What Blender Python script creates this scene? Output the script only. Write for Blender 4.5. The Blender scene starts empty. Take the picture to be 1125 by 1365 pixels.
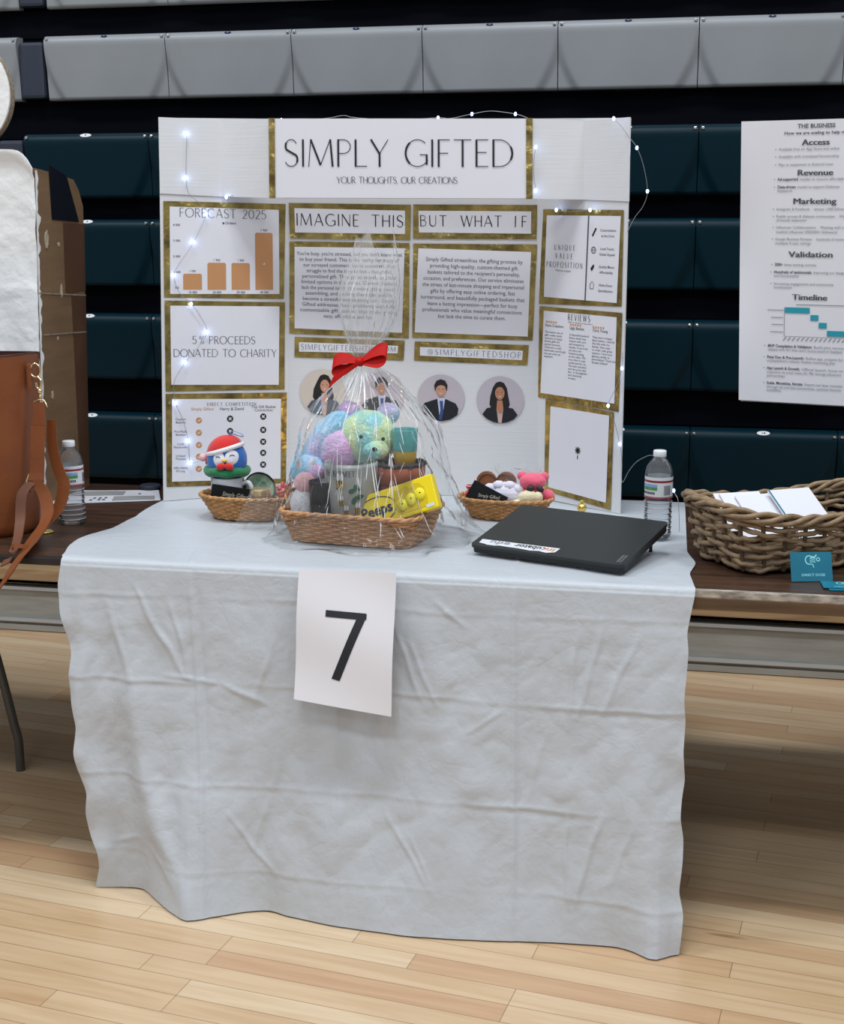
import bpy, bmesh, math, random
from mathutils import Vector, Matrix, noise

random.seed(7)
PI = math.pi
SC = bpy.context.scene
COL = SC.collection

# ------------------------------------------------------------------ camera, world, lights, exposure
cam_data = bpy.data.cameras.new('camera')
cam_data.sensor_fit = 'HORIZONTAL'
cam_data.sensor_width = 36.0
cam_data.lens = 57.6
cam_data.clip_start = 0.05
cam = bpy.data.objects.new('camera', cam_data)
COL.objects.link(cam)
cam.location = (0, 0, 1.45)
cam.rotation_euler = (math.radians(90 - 11.539), 0, math.radians(11.2215))
SC.camera = cam

SC.view_settings.view_transform = 'Standard'
SC.view_settings.look = 'None'
SC.view_settings.gamma = 1.0
SC.view_settings.use_curve_mapping = False
SC.view_settings.exposure = 0.0

world = bpy.data.worlds.new('gym_air')
SC.world = world
world.use_nodes = True
bg = world.node_tree.nodes['Background']
bg.inputs[0].default_value = (0.80, 0.88, 1.0, 1)
bg.inputs[1].default_value = 0.42

def area_light(name, loc, size, power, color, target):
    d = bpy.data.lights.new(name, 'AREA')
    d.shape = 'RECTANGLE'
    d.size, d.size_y = size
    d.energy = power
    d.color = color
    o = bpy.data.objects.new(name, d)
    COL.objects.link(o)
    o.location = loc
    v = Vector(target) - Vector(loc)
    o.rotation_euler = v.to_track_quat('-Z', 'Y').to_euler()
    return o

COOL = (0.90, 0.955, 1.0)
# rows of high-bay gym lamps
for lx in (-4.2, -0.8, 2.6):
    area_light('high_bay_lamp', (lx, -1.6, 6.6), (1.5, 0.7), 62, COOL, (lx, -1.2, 0))
    area_light('high_bay_lamp', (lx, 2.1, 6.6), (1.5, 0.7), 137, COOL, (lx, 1.9, 0))
area_light('high_bay_lamp', (-0.8, -5.0, 6.4), (2.5, 1.0), 58, COOL, (-0.8, 0, 0))

SC.cycles.max_bounces = 10
SC.cycles.transparent_max_bounces = 40
SC.cycles.transmission_bounces = 8
SC.cycles.caustics_reflective = False
SC.cycles.caustics_refractive = False
SC.cycles.sample_clamp_indirect = 4.0
SC.cycles.use_denoising = True

# ------------------------------------------------------------------ materials
def lin(c):
    return c / 12.92 if c <= 0.04045 else ((c + 0.055) / 1.055) ** 2.4

def hx(h):
    h = h.lstrip('#')
    return tuple(lin(int(h[i:i + 2], 16) / 255) for i in (0, 2, 4)) + (1,)

def mat(name, color, rough=0.5, metal=0.0, spec=0.5, vary=0.0, vscale=20.0, bump=0.0, bscale=60.0, coat=0.0, emit=None, emit_s=0.0, bdist=0.002, sheen=0.0, stretch=None):
    m = bpy.data.materials.new(name)
    m.use_nodes = True
    nt = m.node_tree
    b = nt.nodes['Principled BSDF']
    col = hx(color) if isinstance(color, str) else tuple(color) + (1,)
    b.inputs['Base Color'].default_value = col
    b.inputs['Roughness'].default_value = rough
    b.inputs['Metallic'].default_value = metal
    b.inputs['Specular IOR Level'].default_value = spec
    b.inputs['Coat Weight'].default_value = coat
    b.inputs['Sheen Weight'].default_value = sheen
    if emit:
        b.inputs['Emission Color'].default_value = hx(emit)
        b.inputs['Emission Strength'].default_value = emit_s
    tc = None
    if vary or bump:
        tc = nt.nodes.new('ShaderNodeTexCoord')
        mp = nt.nodes.new('ShaderNodeMapping')
        nt.links.new(tc.outputs['Object'], mp.inputs[0])
        if stretch:
            mp.inputs['Scale'].default_value = stretch
    if vary:
        n = nt.nodes.new('ShaderNodeTexNoise')
        n.inputs['Scale'].default_value = vscale
        n.inputs['Detail'].default_value = 4
        nt.links.new(mp.outputs[0], n.inputs['Vector'])
        r = nt.nodes.new('ShaderNodeValToRGB')
        r.color_ramp.elements[0].position = 0.3
        r.color_ramp.elements[1].position = 0.7
        r.color_ramp.elements[0].color = tuple(max(0, c * (1 - vary)) for c in col[:3]) + (1,)
        r.color_ramp.elements[1].color = tuple(min(1, c * (1 + vary)) for c in col[:3]) + (1,)
        nt.links.new(n.outputs['Fac'], r.inputs[0])
        nt.links.new(r.outputs[0], b.inputs['Base Color'])
    if bump:
        n2 = nt.nodes.new('ShaderNodeTexNoise')
        n2.inputs['Scale'].default_value = bscale
        n2.inputs['Detail'].default_value = 3
        nt.links.new(mp.outputs[0], n2.inputs['Vector'])
        bp = nt.nodes.new('ShaderNodeBump')
        bp.inputs['Strength'].default_value = bump
        bp.inputs['Distance'].default_value = bdist
        nt.links.new(n2.outputs['Fac'], bp.inputs['Height'])
        nt.links.new(bp.outputs[0], b.inputs['Normal'])
    return m

def film_mat(name, tint=(0.97, 0.98, 0.98), rough=0.07, haze=0.05, edge=0.22, bump=0.5, bscale=35.0):
    """thin clear plastic film: mostly see-through with mirror glints"""
    m = bpy.data.materials.new(name)
    m.use_nodes = True
    nt = m.node_tree
    nt.nodes.clear()
    out = nt.nodes.new('ShaderNodeOutputMaterial')
    tr = nt.nodes.new('ShaderNodeBsdfTransparent')
    tr.inputs[0].default_value = tint + (1,)
    gl = nt.nodes.new('ShaderNodeBsdfGlossy')
    gl.inputs['Roughness'].default_value = rough
    gl.inputs[0].default_value = (1, 1, 1, 1)
    df = nt.nodes.new('ShaderNodeBsdfDiffuse')
    df.inputs[0].default_value = (0.9, 0.9, 0.92, 1)
    lw = nt.nodes.new('ShaderNodeLayerWeight')
    lw.inputs['Blend'].default_value = edge
    tc = nt.nodes.new('ShaderNodeTexCoord')
    n = nt.nodes.new('ShaderNodeTexNoise')
    n.inputs['Scale'].default_value = bscale
    n.inputs['Detail'].default_value = 2
    nt.links.new(tc.outputs['Object'], n.inputs['Vector'])
    bp = nt.nodes.new('ShaderNodeBump')
    bp.inputs['Strength'].default_value = bump
    bp.inputs['Distance'].default_value = 0.004
    nt.links.new(n.outputs['Fac'], bp.inputs['Height'])
    nt.links.new(bp.outputs[0], gl.inputs['Normal'])
    nt.links.new(bp.outputs[0], lw.inputs['Normal'])
    m1 = nt.nodes.new('ShaderNodeMixShader')
    m1.inputs[0].default_value = haze
    nt.links.new(tr.outputs[0], m1.inputs[1])
    nt.links.new(df.outputs[0], m1.inputs[2])
    m2 = nt.nodes.new('ShaderNodeMixShader')
    nt.links.new(lw.outputs['Fresnel'], m2.inputs[0])
    nt.links.new(m1.outputs[0], m2.inputs[1])
    nt.links.new(gl.outputs[0], m2.inputs[2])
    nt.links.new(m2.outputs[0], out.inputs[0])
    return m

def floor_mat():
    m = bpy.data.materials.new('maple_strip_floor')
    m.use_nodes = True
    nt = m.node_tree
    b = nt.nodes['Principled BSDF']
    tc = nt.nodes.new('ShaderNodeTexCoord')
    mp = nt.nodes.new('ShaderNodeMapping')
    mp.inputs['Rotation'].default_value = (0, 0, math.radians(8))
    nt.links.new(tc.outputs['Object'], mp.inputs[0])
    br = nt.nodes.new('ShaderNodeTexBrick')
    br.inputs['Scale'].default_value = 1.0
    br.inputs['Brick Width'].default_value = 0.62
    br.inputs['Row Height'].default_value = 0.06
    br.inputs['Mortar Size'].default_value = 0.0008
    br.inputs['Mortar Smooth'].default_value = 0.3
    br.inputs['Bias'].default_value = 0.0
    br.offset = 0.37
    br.offset_frequency = 3
    br.squash = 1.6
    br.squash_frequency = 4
    br.inputs['Color1'].default_value = (0, 0, 0, 1)
    br.inputs['Color2'].default_value = (1, 1, 1, 1)
    br.inputs['Mortar'].default_value = (0.5, 0.5, 0.5, 1)
    nt.links.new(mp.outputs[0], br.inputs['Vector'])
    ramp = nt.nodes.new('ShaderNodeValToRGB')
    e = ramp.color_ramp.elements
    e[0].position, e[1].position = 0.0, 1.0
    e[0].color = hx('#c29c78')
    e[1].color = hx('#d6bd9c')
    k = e.new(0.3); k.color = hx('#c9a983')
    k = e.new(0.7); k.color = hx('#d0b38f')
    nt.links.new(br.outputs['Color'], ramp.inputs[0])
    # grain stretched along the strips
    mg = nt.nodes.new('ShaderNodeMapping')
    mg.inputs['Scale'].default_value = (3.0, 42.0, 1)
    nt.links.new(mp.outputs[0], mg.inputs[0])
    n = nt.nodes.new('ShaderNodeTexNoise')
    n.inputs['Scale'].default_value = 1.0
    n.inputs['Detail'].default_value = 6
    n.inputs['Distortion'].default_value = 0.6
    nt.links.new(mg.outputs[0], n.inputs['Vector'])
    gr = nt.nodes.new('ShaderNodeValToRGB')
    gr.color_ramp.elements[0].position = 0.28
    gr.color_ramp.elements[0].color = (0.86, 0.80, 0.74, 1)
    gr.color_ramp.elements[1].position = 0.62
    gr.color_ramp.elements[1].color = (1, 1, 1, 1)
    nt.links.new(n.outputs['Fac'], gr.inputs[0])
    mx = nt.nodes.new('ShaderNodeMix'); mx.data_type = 'RGBA'; mx.blend_type = 'MULTIPLY'
    mx.inputs[0].default_value = 1.0
    nt.links.new(ramp.outputs[0], mx.inputs[6]); nt.links.new(gr.outputs[0], mx.inputs[7])
    # dark joints
    inv = nt.nodes.new('ShaderNodeMix'); inv.data_type = 'RGBA'; inv.blend_type = 'MIX'
    nt.links.new(br.outputs['Fac'], inv.inputs[0])
    nt.links.new(mx.outputs[2], inv.inputs[6])
    inv.inputs[7].default_value = hx('#7d5c3f')
    # a few dark knots
    mk = nt.nodes.new('ShaderNodeMapping')
    mk.inputs['Scale'].default_value = (2.2, 9.0, 1)
    nt.links.new(mp.outputs[0], mk.inputs[0])
    vk = nt.nodes.new('ShaderNodeTexNoise')
    vk.inputs['Scale'].default_value = 1.3
    vk.inputs['Detail'].default_value = 2
    nt.links.new(mk.outputs[0], vk.inputs['Vector'])
    kr = nt.nodes.new('ShaderNodeValToRGB')
    kr.color_ramp.elements[0].position = 0.74
    kr.color_ramp.elements[0].color = (0, 0, 0, 1)
    kr.color_ramp.elements[1].position = 0.80
    kr.color_ramp.elements[1].color = (0.75, 0.75, 0.75, 1)
    nt.links.new(vk.outputs['Fac'], kr.inputs[0])
    kn = nt.nodes.new('ShaderNodeMix'); kn.data_type = 'RGBA'
    nt.links.new(kr.outputs[0], kn.inputs[0])
    nt.links.new(inv.outputs[2], kn.inputs[6])
    kn.inputs[7].default_value = hx('#7a5636')
    nt.links.new(kn.outputs[2], b.inputs['Base Color'])
    b.inputs['Roughness'].default_value = 0.33
    b.inputs['Coat Weight'].default_value = 0.25
    b.inputs['Coat Roughness'].default_value = 0.18
    return m

def wood_mat(name, c0, c1, rough=0.4, sx=2.0, sy=40.0):
    m = bpy.data.materials.new(name)
    m.use_nodes = True
    nt = m.node_tree
    b = nt.nodes['Principled BSDF']
    tc = nt.nodes.new('ShaderNodeTexCoord')
    mp = nt.nodes.new('ShaderNodeMapping')
    mp.inputs['Scale'].default_value = (sx, sy, sy)
    nt.links.new(tc.outputs['Object'], mp.inputs[0])
    n = nt.nodes.new('ShaderNodeTexNoise')
    n.inputs['Scale'].default_value = 1.2
    n.inputs['Detail'].default_value = 7
    n.inputs['Distortion'].default_value = 0.8
    nt.links.new(mp.outputs[0], n.inputs['Vector'])
    r = nt.nodes.new('ShaderNodeValToRGB')
    r.color_ramp.elements[0].position = 0.3
    r.color_ramp.elements[0].color = hx(c0)
    r.color_ramp.elements[1].position = 0.72
    r.color_ramp.elements[1].color = hx(c1)
    nt.links.new(n.outputs['Fac'], r.inputs[0])
    nt.links.new(r.outputs[0], b.inputs['Base Color'])
    b.inputs['Roughness'].default_value = rough
    return m

def pastel_mat(name, cols, scale=9.0, rough=0.95):
    m = bpy.data.materials.new(name)
    m.use_nodes = True
    nt = m.node_tree
    b = nt.nodes['Principled BSDF']
    tc = nt.nodes.new('ShaderNodeTexCoord')
    n = nt.nodes.new('ShaderNodeTexNoise')
    n.inputs['Scale'].default_value = scale
    n.inputs['Detail'].default_value = 1.5
    nt.links.new(tc.outputs['Object'], n.inputs['Vector'])
    r = nt.nodes.new('ShaderNodeValToRGB')
    el = r.color_ramp.elements
    el[0].position = 0.30; el[0].color = hx(cols[0])
    el[1].position = 0.70; el[1].color = hx(cols[-1])
    for i, c in enumerate(cols[1:-1]):
        k = el.new(0.30 + 0.4 * (i + 1) / (len(cols) - 1)); k.color = hx(c)
    nt.links.new(n.outputs['Fac'], r.inputs[0])
    nt.links.new(r.outputs[0], b.inputs['Base Color'])
    b.inputs['Roughness'].default_value = rough
    b.inputs['Sheen Weight'].default_value = 0.5
    n2 = nt.nodes.new('ShaderNodeTexNoise')
    n2.inputs['Scale'].default_value = 160
    nt.links.new(tc.outputs['Object'], n2.inputs['Vector'])
    bp = nt.nodes.new('ShaderNodeBump')
    bp.inputs['Strength'].default_value = 0.8
    bp.inputs['Distance'].default_value = 0.004
    nt.links.new(n2.outputs['Fac'], bp.inputs['Height'])
    nt.links.new(bp.outputs[0], b.inputs['Normal'])
    return m

def cloth_mat():
    m = bpy.data.materials.new('white_plastic_sheet')
    m.use_nodes = True
    nt = m.node_tree
    b = nt.nodes['Principled BSDF']
    b.inputs['Base Color'].default_value = (0.555, 0.585, 0.62, 1)
    b.inputs['Roughness'].default_value = 0.42
    b.inputs['Specular IOR Level'].default_value = 0.45
    out = nt.nodes['Material Output']
    tl = nt.nodes.new('ShaderNodeBsdfTranslucent')
    tl.inputs[0].default_value = (0.7, 0.7, 0.72, 1)
    mx = nt.nodes.new('ShaderNodeMixShader')
    mx.inputs[0].default_value = 0.10
    nt.links.new(b.outputs[0], mx.inputs[1]); nt.links.new(tl.outputs[0], mx.inputs[2])
    nt.links.new(mx.outputs[0], out.inputs[0])
    tc = nt.nodes.new('ShaderNodeTexCoord')
    n = nt.nodes.new('ShaderNodeTexNoise')
    n.inputs['Scale'].default_value = 34
    n.inputs['Detail'].default_value = 2
    n.inputs['Roughness'].default_value = 0.55
    n.inputs['Distortion'].default_value = 0.25
    nt.links.new(tc.outputs['Object'], n.inputs['Vector'])
    bp = nt.nodes.new('ShaderNodeBump')
    bp.inputs['Strength'].default_value = 0.20
    bp.inputs['Distance'].default_value = 0.010
    # creased plastic: sharp valleys where a warped noise crosses its mean
    rn = nt.nodes.new('ShaderNodeTexNoise')
    rn.inputs['Scale'].default_value = 5.5
    rn.inputs['Detail'].default_value = 5
    rn.inputs['Roughness'].default_value = 0.5
    rn.inputs['Distortion'].default_value = 0.7
    nt.links.new(tc.outputs['Object'], rn.inputs['Vector'])
    m1 = nt.nodes.new('ShaderNodeMath'); m1.operation = 'SUBTRACT'; m1.inputs[1].default_value = 0.5
    m2 = nt.nodes.new('ShaderNodeMath'); m2.operation = 'ABSOLUTE'
    m3 = nt.nodes.new('ShaderNodeMath'); m3.operation = 'POWER'; m3.inputs[1].default_value = 0.5
    m4 = nt.nodes.new('ShaderNodeMath'); m4.operation = 'MULTIPLY'; m4.inputs[1].default_value = 0.9
    m5 = nt.nodes.new('ShaderNodeMath'); m5.operation = 'ADD'
    nt.links.new(rn.outputs['Fac'], m1.inputs[0]); nt.links.new(m1.outputs[0], m2.inputs[0])
    nt.links.new(m2.outputs[0], m3.inputs[0]); nt.links.new(m3.outputs[0], m4.inputs[0])
    nt.links.new(m4.outputs[0], m5.inputs[0]); nt.links.new(n.outputs['Fac'], m5.inputs[1])
    nt.links.new(m5.outputs[0], bp.inputs['Height'])
    nt.links.new(bp.outputs[0], b.inputs['Normal'])
    return m

M = {
    'floor': floor_mat(),
    'cloth': cloth_mat(),
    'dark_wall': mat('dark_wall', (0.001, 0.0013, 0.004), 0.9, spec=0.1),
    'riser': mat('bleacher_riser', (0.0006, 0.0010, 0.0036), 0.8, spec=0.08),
    'seat_dark': mat('dark_green_seat', (0.0004, 0.0145, 0.0235), 0.42, spec=0.15),
    'seat_grey': mat('pale_grey_seat', (0.265, 0.275, 0.285), 0.40, spec=0.4, vary=0.06, vscale=4),
    'slate': mat('slate_panel', '#272e3d', 0.6),
    'alu': mat('brushed_aluminium', '#a2a29c', 0.5, metal=0.2, vary=0.12, vscale=6, stretch=(1, 8, 8)),
    'alu_light': mat('bright_aluminium', '#c9cdd0', 0.3, metal=0.6),
    'chrome': mat('chrome', '#c8ccd0', 0.2, metal=1.0),
    'black': mat('black_matte', '#08090b', 0.6),
    'deck': wood_mat('tan_deck_wood', '#8f7252', '#b99a74', 0.5),
    'table_wood': wood_mat('dark_table_wood', '#21150f', '#553a29', 0.36),
    'table_edge': mat('worn_table_edge', '#a29a8e', 0.6, vary=0.55, vscale=30, stretch=(1, 6, 3)),
    'table_apron': wood_mat('brown_apron', '#4e3a27', '#735537', 0.5),
    'table_edge_dark': mat('dark_table_edge', '#221d1d', 0.5, vary=0.3, vscale=20),
    'steel': mat('grey_steel_tube', '#5d5a55', 0.45, metal=0.6),
    'paper': mat('white_paper', '#dedde3', 0.75),
    'paper_warm': mat('off_white_paper', '#d8d8d8', 0.7),
    'board': mat('white_corrugated_board', '#d6d6d8', 0.6, bump=0.25, bscale=1.0, bdist=0.0015, stretch=(6, 6, 260)),
    'board_core': mat('board_edge', '#b9b9b5', 0.8),
    'gold': mat('gold_foil_tape', (0.36, 0.265, 0.085), 0.30, metal=0.85, vary=0.5, vscale=22, bump=0.7, bscale=20, bdist=0.016, stretch=(1, 1, 1)),
    'ink': mat('black_ink', '#17181d', 0.6),
    'ink_grey': mat('grey_ink', '#50515a', 0.7),
    'ink_pale': mat('pale_ink', '#8c8c96', 0.7),
    'tan': mat('tan_print', '#c08a5c', 0.7),
    'orange': mat('orange_print', '#d08a3c', 0.7),
    'teal_print': mat('teal_print', '#1795a8', 0.6),
    'teal_card': mat('teal_card', '#0b6f86', 0.45, vary=0.15, vscale=8),
    'teal_pale': mat('pale_teal_print', '#8fd8df', 0.5),
    'wicker_tan': mat('tan_wicker', '#c08c5e', 0.55, vary=0.18, vscale=60),
    'wicker_light': mat('honey_wicker', '#bd8a55', 0.55, vary=0.25, vscale=60),
    'wicker_grey': mat('grey_brown_willow', '#8d7558', 0.6, vary=0.30, vscale=45),
    'wicker_dark': mat('dark_willow', '#5d4a35', 0.7, vary=0.25, vscale=45),
    'film': film_mat('clear_cellophane', haze=0.034, edge=0.13, rough=0.10),
    'film2': film_mat('clear_cellophane_small', haze=0.06, edge=0.14, rough=0.1, bscale=60),
    'bottle': film_mat('clear_bottle_plastic', tint=(0.965, 0.975, 0.985), haze=0.075, edge=0.18, rough=0.05, bump=0.5, bscale=70),
    'water': film_mat('still_water', tint=(0.97, 0.98, 0.985), haze=0.04, edge=0.10, rough=0.04, bump=0.3, bscale=60),
    'cap': mat('white_cap', '#e4e6ea', 0.4),
    'label_white': mat('label_white', '#d7d9dc', 0.4),
    'label_red': mat('label_red', '#8d2330', 0.45),
    'label_green': mat('label_green', '#4f8a4a', 0.5, vary=0.4, vscale=60),
    'label_blue': mat('label_blue', '#7fa6cf', 0.5),
    'red_ribbon': mat('red_ribbon', '#b90c06', 0.6, spec=0.25),
    'plush_blue': mat('blue_plush', '#1567b8', 0.9, sheen=0.4, bump=0.6, bscale=300),
    'plush_green': mat('green_plush', '#1f7a4c', 0.9, sheen=0.4, bump=0.6, bscale=250, vary=0.2, vscale=60),
    'plush_white': mat('white_plush', '#e6e6ea', 0.9, sheen=0.3, bump=0.6, bscale=250),
    'plush_red': mat('red_plush', '#d2231f', 0.9, sheen=0.4, bump=0.6, bscale=250),
    'plush_pink': mat('pink_plush', '#e8637c', 0.9, sheen=0.4, bump=0.7, bscale=220),
    'plush_cream': mat('cream_plush', '#e6dcb8', 0.9, sheen=0.4, bump=0.7, bscale=220),
    'pink_trim': mat('pale_pink_plush', '#e9b3b8', 0.9, sheen=0.3),
    'yellow': mat('beak_yellow', '#e8bf3c', 0.6),
    'mug': mat('white_glazed_mug', '#d9dade', 0.18, coat=0.4),
    'card_black': mat('black_card', '#06070b', 0.6, spec=0.25),
    'script': mat('pale_script_ink', '#b9b2a4', 0.5),
    'jar_gold': mat('gold_jar_lid', (0.55, 0.38, 0.15), 0.3, metal=0.8),
    'jar_glass': film_mat('jar_glass', tint=(0.93, 0.90, 0.86), haze=0.10, edge=0.3, rough=0.05, bump=0.1),
    'tin': mat('green_tin', '#6e7f68', 0.35, metal=0.5, vary=0.5, vscale=40),
    'candy_red': mat('red_candy', '#d8434c', 0.4, coat=0.3),
    'candy_pink': mat('pink_candy', '#e58d8d', 0.45),
    'tulle': mat('white_tulle', '#dcd9e6', 0.8, sheen=0.4, bump=0.4, bscale=120),
    'brown_bag': mat('brown_gingerbread', '#8e5a39', 0.7, vary=0.2, vscale=40),
    'terracotta': mat('terracotta', '#9a4f31', 0.7, vary=0.18, vscale=20),
    'soil': mat('dark_rim', '#2b2327', 0.6),
    'planter': mat('speckled_grey_ceramic', '#9da09c', 0.35, vary=0.10, vscale=30),
    'teal_glass': mat('teal_glaze', '#4f9a98', 0.3, vary=0.2, vscale=30),
    'leaf': mat('leaf_green', '#1f5e3e', 0.6),
    'bee_yellow': mat('bee_yellow', '#c8a12a', 0.5),
    'peeps': mat('yellow_box', '#f0d60c', 0.35),
    'peeps_win': mat('yellow_window_tray', '#d8bd10', 0.25),
    'chick': mat('yellow_marshmallow', '#eadb2a', 0.6),
    'navy': mat('navy_print', '#1f1c4b', 0.5),
    'purple': mat('purple_plastic', '#8a63b5', 0.4),
    'candle': mat('black_glass', '#050607', 0.3, spec=0.3),
    'tie_dye': pastel_mat('tie_dye_plush', ['#8fd0e6', '#b9c7ea', '#e8a9cf', '#cfe0b0', '#8ed3c4'], 11),
    'tie_dye_pink': pastel_mat('tie_dye_pink_plush', ['#e79cc6', '#d9b4dd', '#a9d4ea'], 10),
    'tie_dye_blue': pastel_mat('tie_dye_blue_plush', ['#7fc4e4', '#a6d0ec', '#c8b6e4'], 10),
    'tie_dye_green': pastel_mat('tie_dye_green_plush', ['#a9d8b0', '#d6e3a8', '#8fd0cf', '#a8c8e4'], 12),
    'lap': mat('black_laptop_shell', '#1f2323', 0.42, spec=0.5),
    'lap_dark': mat('black_laptop_edge', '#0d0e10', 0.5),
    'tag_grey': mat('grey_metal_tag', '#77777a', 0.35, metal=0.6),
    'leather': mat('tan_leather', '#7f441d', 0.5, vary=0.10, vscale=14, bump=0.25, bscale=160),
    'leather_edge': mat('dark_leather_edge', '#38150f', 0.5),
    'leather_in': mat('maroon_lining', '#4a1b14', 0.7),
    'brass': mat('pale_gold_metal', (0.72, 0.58, 0.36), 0.22, metal=1.0),
    'white_paint': mat('white_painted_cardboard', '#f4f5f4', 0.65, vary=0.05, vscale=14, bump=0.6, bscale=16, bdist=0.010),
    'smear': mat('thin_paint_smear', '#b5a893', 0.8, vary=0.2, vscale=60),
    'cardboard': mat('brown_cardboard', '#7b6044', 0.85, vary=0.14, vscale=5, stretch=(1, 1, 6)),
    'cardboard_dark': mat('brown_packing_tape', '#5d4230', 0.45, vary=0.12, vscale=7),
    'cardboard_core': mat('corrugated_edge', '#8d8170', 0.9, vary=0.4, vscale=120),
    'black_tape': mat('black_duct_tape', '#14171f', 0.35),
    'gold_foil': mat('gold_candy_foil', (0.8, 0.58, 0.16), 0.25, metal=0.9),
    'led': mat('white_led', '#ffffff', 0.4, emit='#a8c6ff', emit_s=13.0),
    'added_glow': mat('added_warm_glow', '#ffffff', 0.4, emit='#ffd27a', emit_s=150.0),  # glow of the added bulbs behind the gift basket
    'film_crown': film_mat('gathered_cellophane', haze=0.19, edge=0.15, rough=0.12),
    'glint_white': film_mat('painted_glint_film', haze=0.62, edge=0.25, rough=0.15),  # milky white standing in for glints on film pleats and bottle ridges
    'leather_dark': mat('strap_lining_leather', '#69402a', 0.55, vary=0.1, vscale=14),
    'wire': mat('silver_wire', '#a9a9ac', 0.4, metal=0.7),
    'photo_bg': mat('photo_backdrop', '#b9b0b8', 0.6),
    'photo_bg_warm': mat('photo_backdrop_warm', '#cbbfb4', 0.6),
    'skin_a': mat('photo_skin', '#c08d72', 0.6),
    'skin_b': mat('photo_skin_warm', '#b27a5c', 0.6),
    'hair': mat('photo_dark_hair', '#14100f', 0.6),
    'suit_black': mat('photo_dark_suit', '#10131c', 0.6),
    'suit_grey': mat('photo_grey_suit', '#4d535c', 0.6),
    'shirt_blue': mat('photo_pale_shirt', '#b9c3da', 0.6),
    'tie_blue': mat('photo_blue_tie', '#2f477e', 0.6),
    'shirt_rose': mat('photo_rose_shirt', '#caa79e', 0.6),
    'sign_paper': mat('sign_paper', '#dcd9dc', 0.7),
    'grey_hatch': mat('grey_printed_hatch', '#9a9a9a', 0.8),
}

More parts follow.
